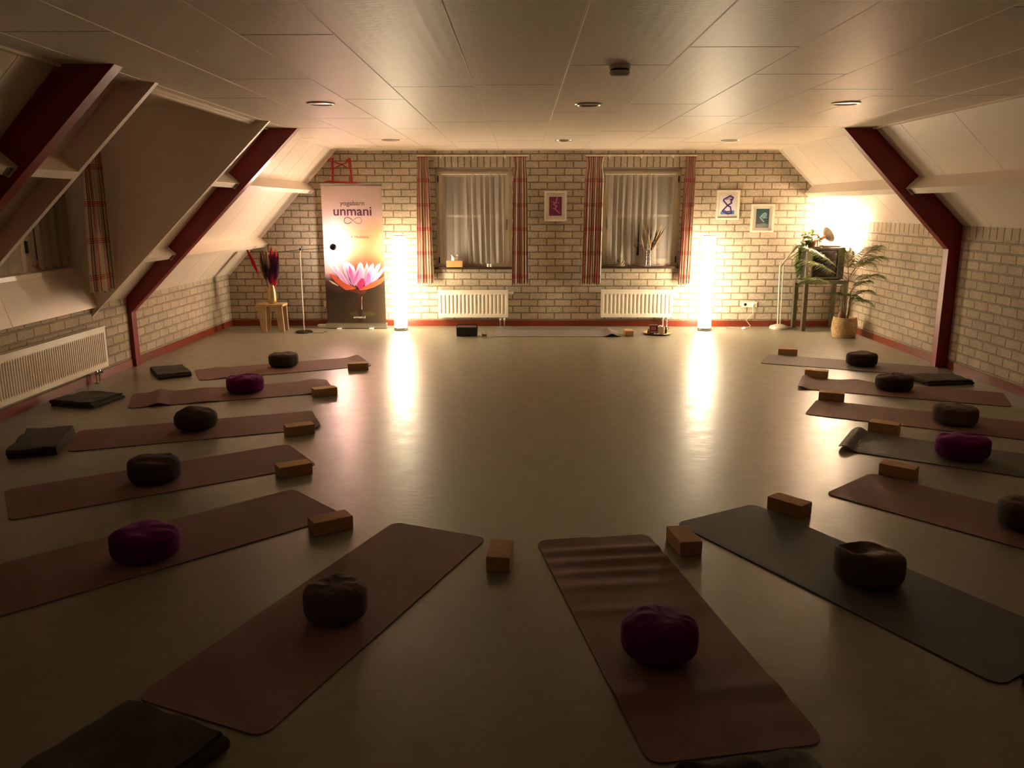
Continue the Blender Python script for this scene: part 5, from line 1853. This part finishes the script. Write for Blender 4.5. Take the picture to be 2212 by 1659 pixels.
blanket('small folded dark blanket by the far left red post', (-3.765, 8.47), -57, 0.50, 0.33, 3, 0.016, FLEECE, 1)
blanket('folded dark green blanket below the dormer radiator pipes', (-3.98, 7.17), -12, 0.42, 0.42, 3, 0.019, FLEECE2, 2, lift=lambda x, y: -0.02 * y)
blanket('dark blanket with broad fold at the end of the third left mat', (-3.60, 5.80), 108, 0.60, 0.32, 3, 0.022, FLEECE, 3, lift=lambda x, y: 0.02 * max(0, x))
blanket('dark blanket at the bottom left corner by the front mat', (-1.285, 2.215), -25, 0.44, 0.50, 3, 0.020, FLEECE2, 4)
blanket('folded dark blanket beyond the slumped cushion by the right wall', (4.30, 8.17), 8, 0.52, 0.36, 3, 0.016, FLEECE, 6, flare=0.12)
blanket('dark blanket corner at the end of the slate mat, right edge of the picture', (2.175, 2.69), 30, 0.46, 0.38, 3, 0.018, FLEECE, 7)
# heap: one crumpled blanket at the bottom edge
hp = MB()


def heap(u, v_):
    x = (u - 0.5) * 0.46
    y_ = (v_ - 0.5) * 0.46
    e_ = min(u, 1 - u, v_, 1 - v_) * 4
    e_ = min(1, e_) ** 0.5
    rd = 1 - abs(noise.noise(Vector((x * 7.0, y_ * 3.0, 2.3)))) * 1.6
    z = e_ * (0.035 + 0.055 * max(0, rd))
    return (x + 0.03 * noise.noise(Vector((y_ * 6, 0, 1))), y_ + 0.03 * noise.noise(Vector((x * 6, 3, 1))), max(0.0005, z))


hp.grid(60, 60, heap)
hp.grid(1, 1, lambda u, v_: ((u - 0.5) * 0.44, (v_ - 0.5) * 0.44, 0.0004), flip=True)
o = hp.build('crumpled_blanket', FLEECE2, smooth=60)
o.location = (0.775, 2.085, 0)
o.rotation_euler = (0, 0, math.radians(12))
tag(o, 'crumpled dark blanket heap at the bottom edge below the wrinkled mat', 'blanket', 'dark folded blankets')

# ------------------------------------------------------------------ teacher's corner at the far wall
r = thing('portable_speaker', 'black portable speaker box with carrying handle on the floor', 'speaker', (-0.752, 11.12, 0))
MB().b2(-0.145, 0.145, -0.06, 0.06, 0.0, 0.125).build('speaker_body', mat('speaker_black', (0.010, 0.010, 0.011), 0.55, bump=(300, 0.2)), r, bevel=0.018)
MB().b2(-0.12, 0.12, -0.04, 0.04, 0.124, 0.130).build('control_strip', BLACK, r, bevel=0.002)
MB().tube([(-0.142, 0, 0.06), (-0.146, 0, 0.12), (-0.138, 0, 0.152), (-0.115, 0, 0.162), (0.115, 0, 0.162), (0.138, 0, 0.152), (0.146, 0, 0.12), (0.142, 0, 0.06)], 0.006, 8).build('handle', BLACKM, r, smooth=50)
r = thing('tea_glass', 'small glass of amber tea on the floor beside the speaker', 'glass', (-0.505, 11.02, 0))
MB().lathe([(0.0, 0.0), (0.026, 0.0), (0.038, 0.03), (0.040, 0.075), (0.0375, 0.075), (0.035, 0.03), (0.022, 0.006), (0.0, 0.006)], 28).build('cup', CLEAR, r, smooth=60)
MB().lathe([(0.0, 0.007), (0.0215, 0.007), (0.0345, 0.031), (0.036, 0.045), (0.0, 0.045)], 28).build('tea', mat('tea', (0.45, 0.22, 0.05), 0.1, trans=0.3), r, smooth=60)
r = thing('brass_tray', 'round brass tray on the floor near the right radiator', 'tray', (1.925, 11.33, 0))
MB().lathe([(0.0, 0.0), (0.15, 0.0), (0.19, 0.014), (0.20, 0.022), (0.197, 0.024), (0.185, 0.018), (0.148, 0.006), (0.0, 0.006)], 48).build('tray_dish', BRASS, r, smooth=50)
r = thing('card_box', 'small dark box of cards with pink picture on the brass tray', 'box', (1.865, 11.30, 0.0066))
MB().b2(-0.055, 0.055, -0.03, 0.03, 0, 0.125).build('box_body', mat('card_maroon', (0.06, 0.012, 0.018), 0.4), r, bevel=0.002)
MB().b2(-0.045, 0.03, -0.0312, -0.03, 0.05, 0.11).build('picture', mat('card_pink', (0.42, 0.10, 0.18), 0.4), r)
MB().b2(-0.05, 0.04, -0.0312, -0.03, 0.02, 0.035).build('picture_band', mat('card_cream', (0.55, 0.42, 0.34), 0.4), r)
r = thing('glass_tealight', 'frosted square glass candle holder beside the card box on the tray', 'candle holder', (1.965, 11.33, 0.0066))
MB().b2(-0.042, 0.042, -0.042, 0.042, 0, 0.10).build('holder', mat('frosted', (0.62, 0.54, 0.46), 0.35, trans=0.3), r, bevel=0.006)
MB().lathe([(0, 0), (0.02, 0), (0.02, 0.012), (0, 0.012)], 16, (0, 0, 0.100)).build('candle', PAPER, r)
for x, y_, lab, s in ((1.79, 11.28, 'tiny curled brass ornament on the tray beside the card box', 0.75), (2.035, 11.27, 'small dark brass figurine standing at the right of the tray', 1.0)):
    r = thing('brass_figurine', lab, 'figurine', (x, y_, 0.0065), 0, 'small brass ornaments on the tray')
    MB().lathe([(0, 0), (0.028 * s, 0), (0.030 * s, 0.008 * s), (0.018 * s, 0.018 * s), (0.020 * s, 0.05 * s), (0.014 * s, 0.07 * s), (0.0, 0.072 * s)], 18).build('figure_body', mat('dark_brass', (0.20, 0.14, 0.06), 0.3, 0.9), r, smooth=50)
    MB().lathe([(0, 0), (0.012 * s, 0.005 * s), (0.016 * s, 0.018 * s), (0.010 * s, 0.03 * s), (0, 0.034 * s)], 16, (0, 0, 0.070 * s)).build('head', MATS['dark_brass'], r, smooth=50)
    MB().tube([(0.016 * s, 0, 0.06 * s), (0.034 * s, 0, 0.07 * s), (0.036 * s, 0, 0.095 * s), (0.022 * s, 0, 0.10 * s)], 0.005 * s, 8).build('arm', MATS['dark_brass'], r, smooth=50)
r = thing('incense_holder', 'small pale dish with incense on the front of the brass tray', 'dish', (1.90, 11.235, 0.0065))
MB().lathe([(0, 0), (0.03, 0), (0.042, 0.012), (0.039, 0.012), (0.028, 0.004), (0, 0.004)], 22).build('dish', PAPER, r, smooth=50)
MB().tube([(0.0, 0, 0.004), (-0.02, 0.01, 0.02), (-0.04, 0.01, 0.022)], 0.005, 8).build('incense', mat('incense', (0.3, 0.2, 0.15), 0.8), r)
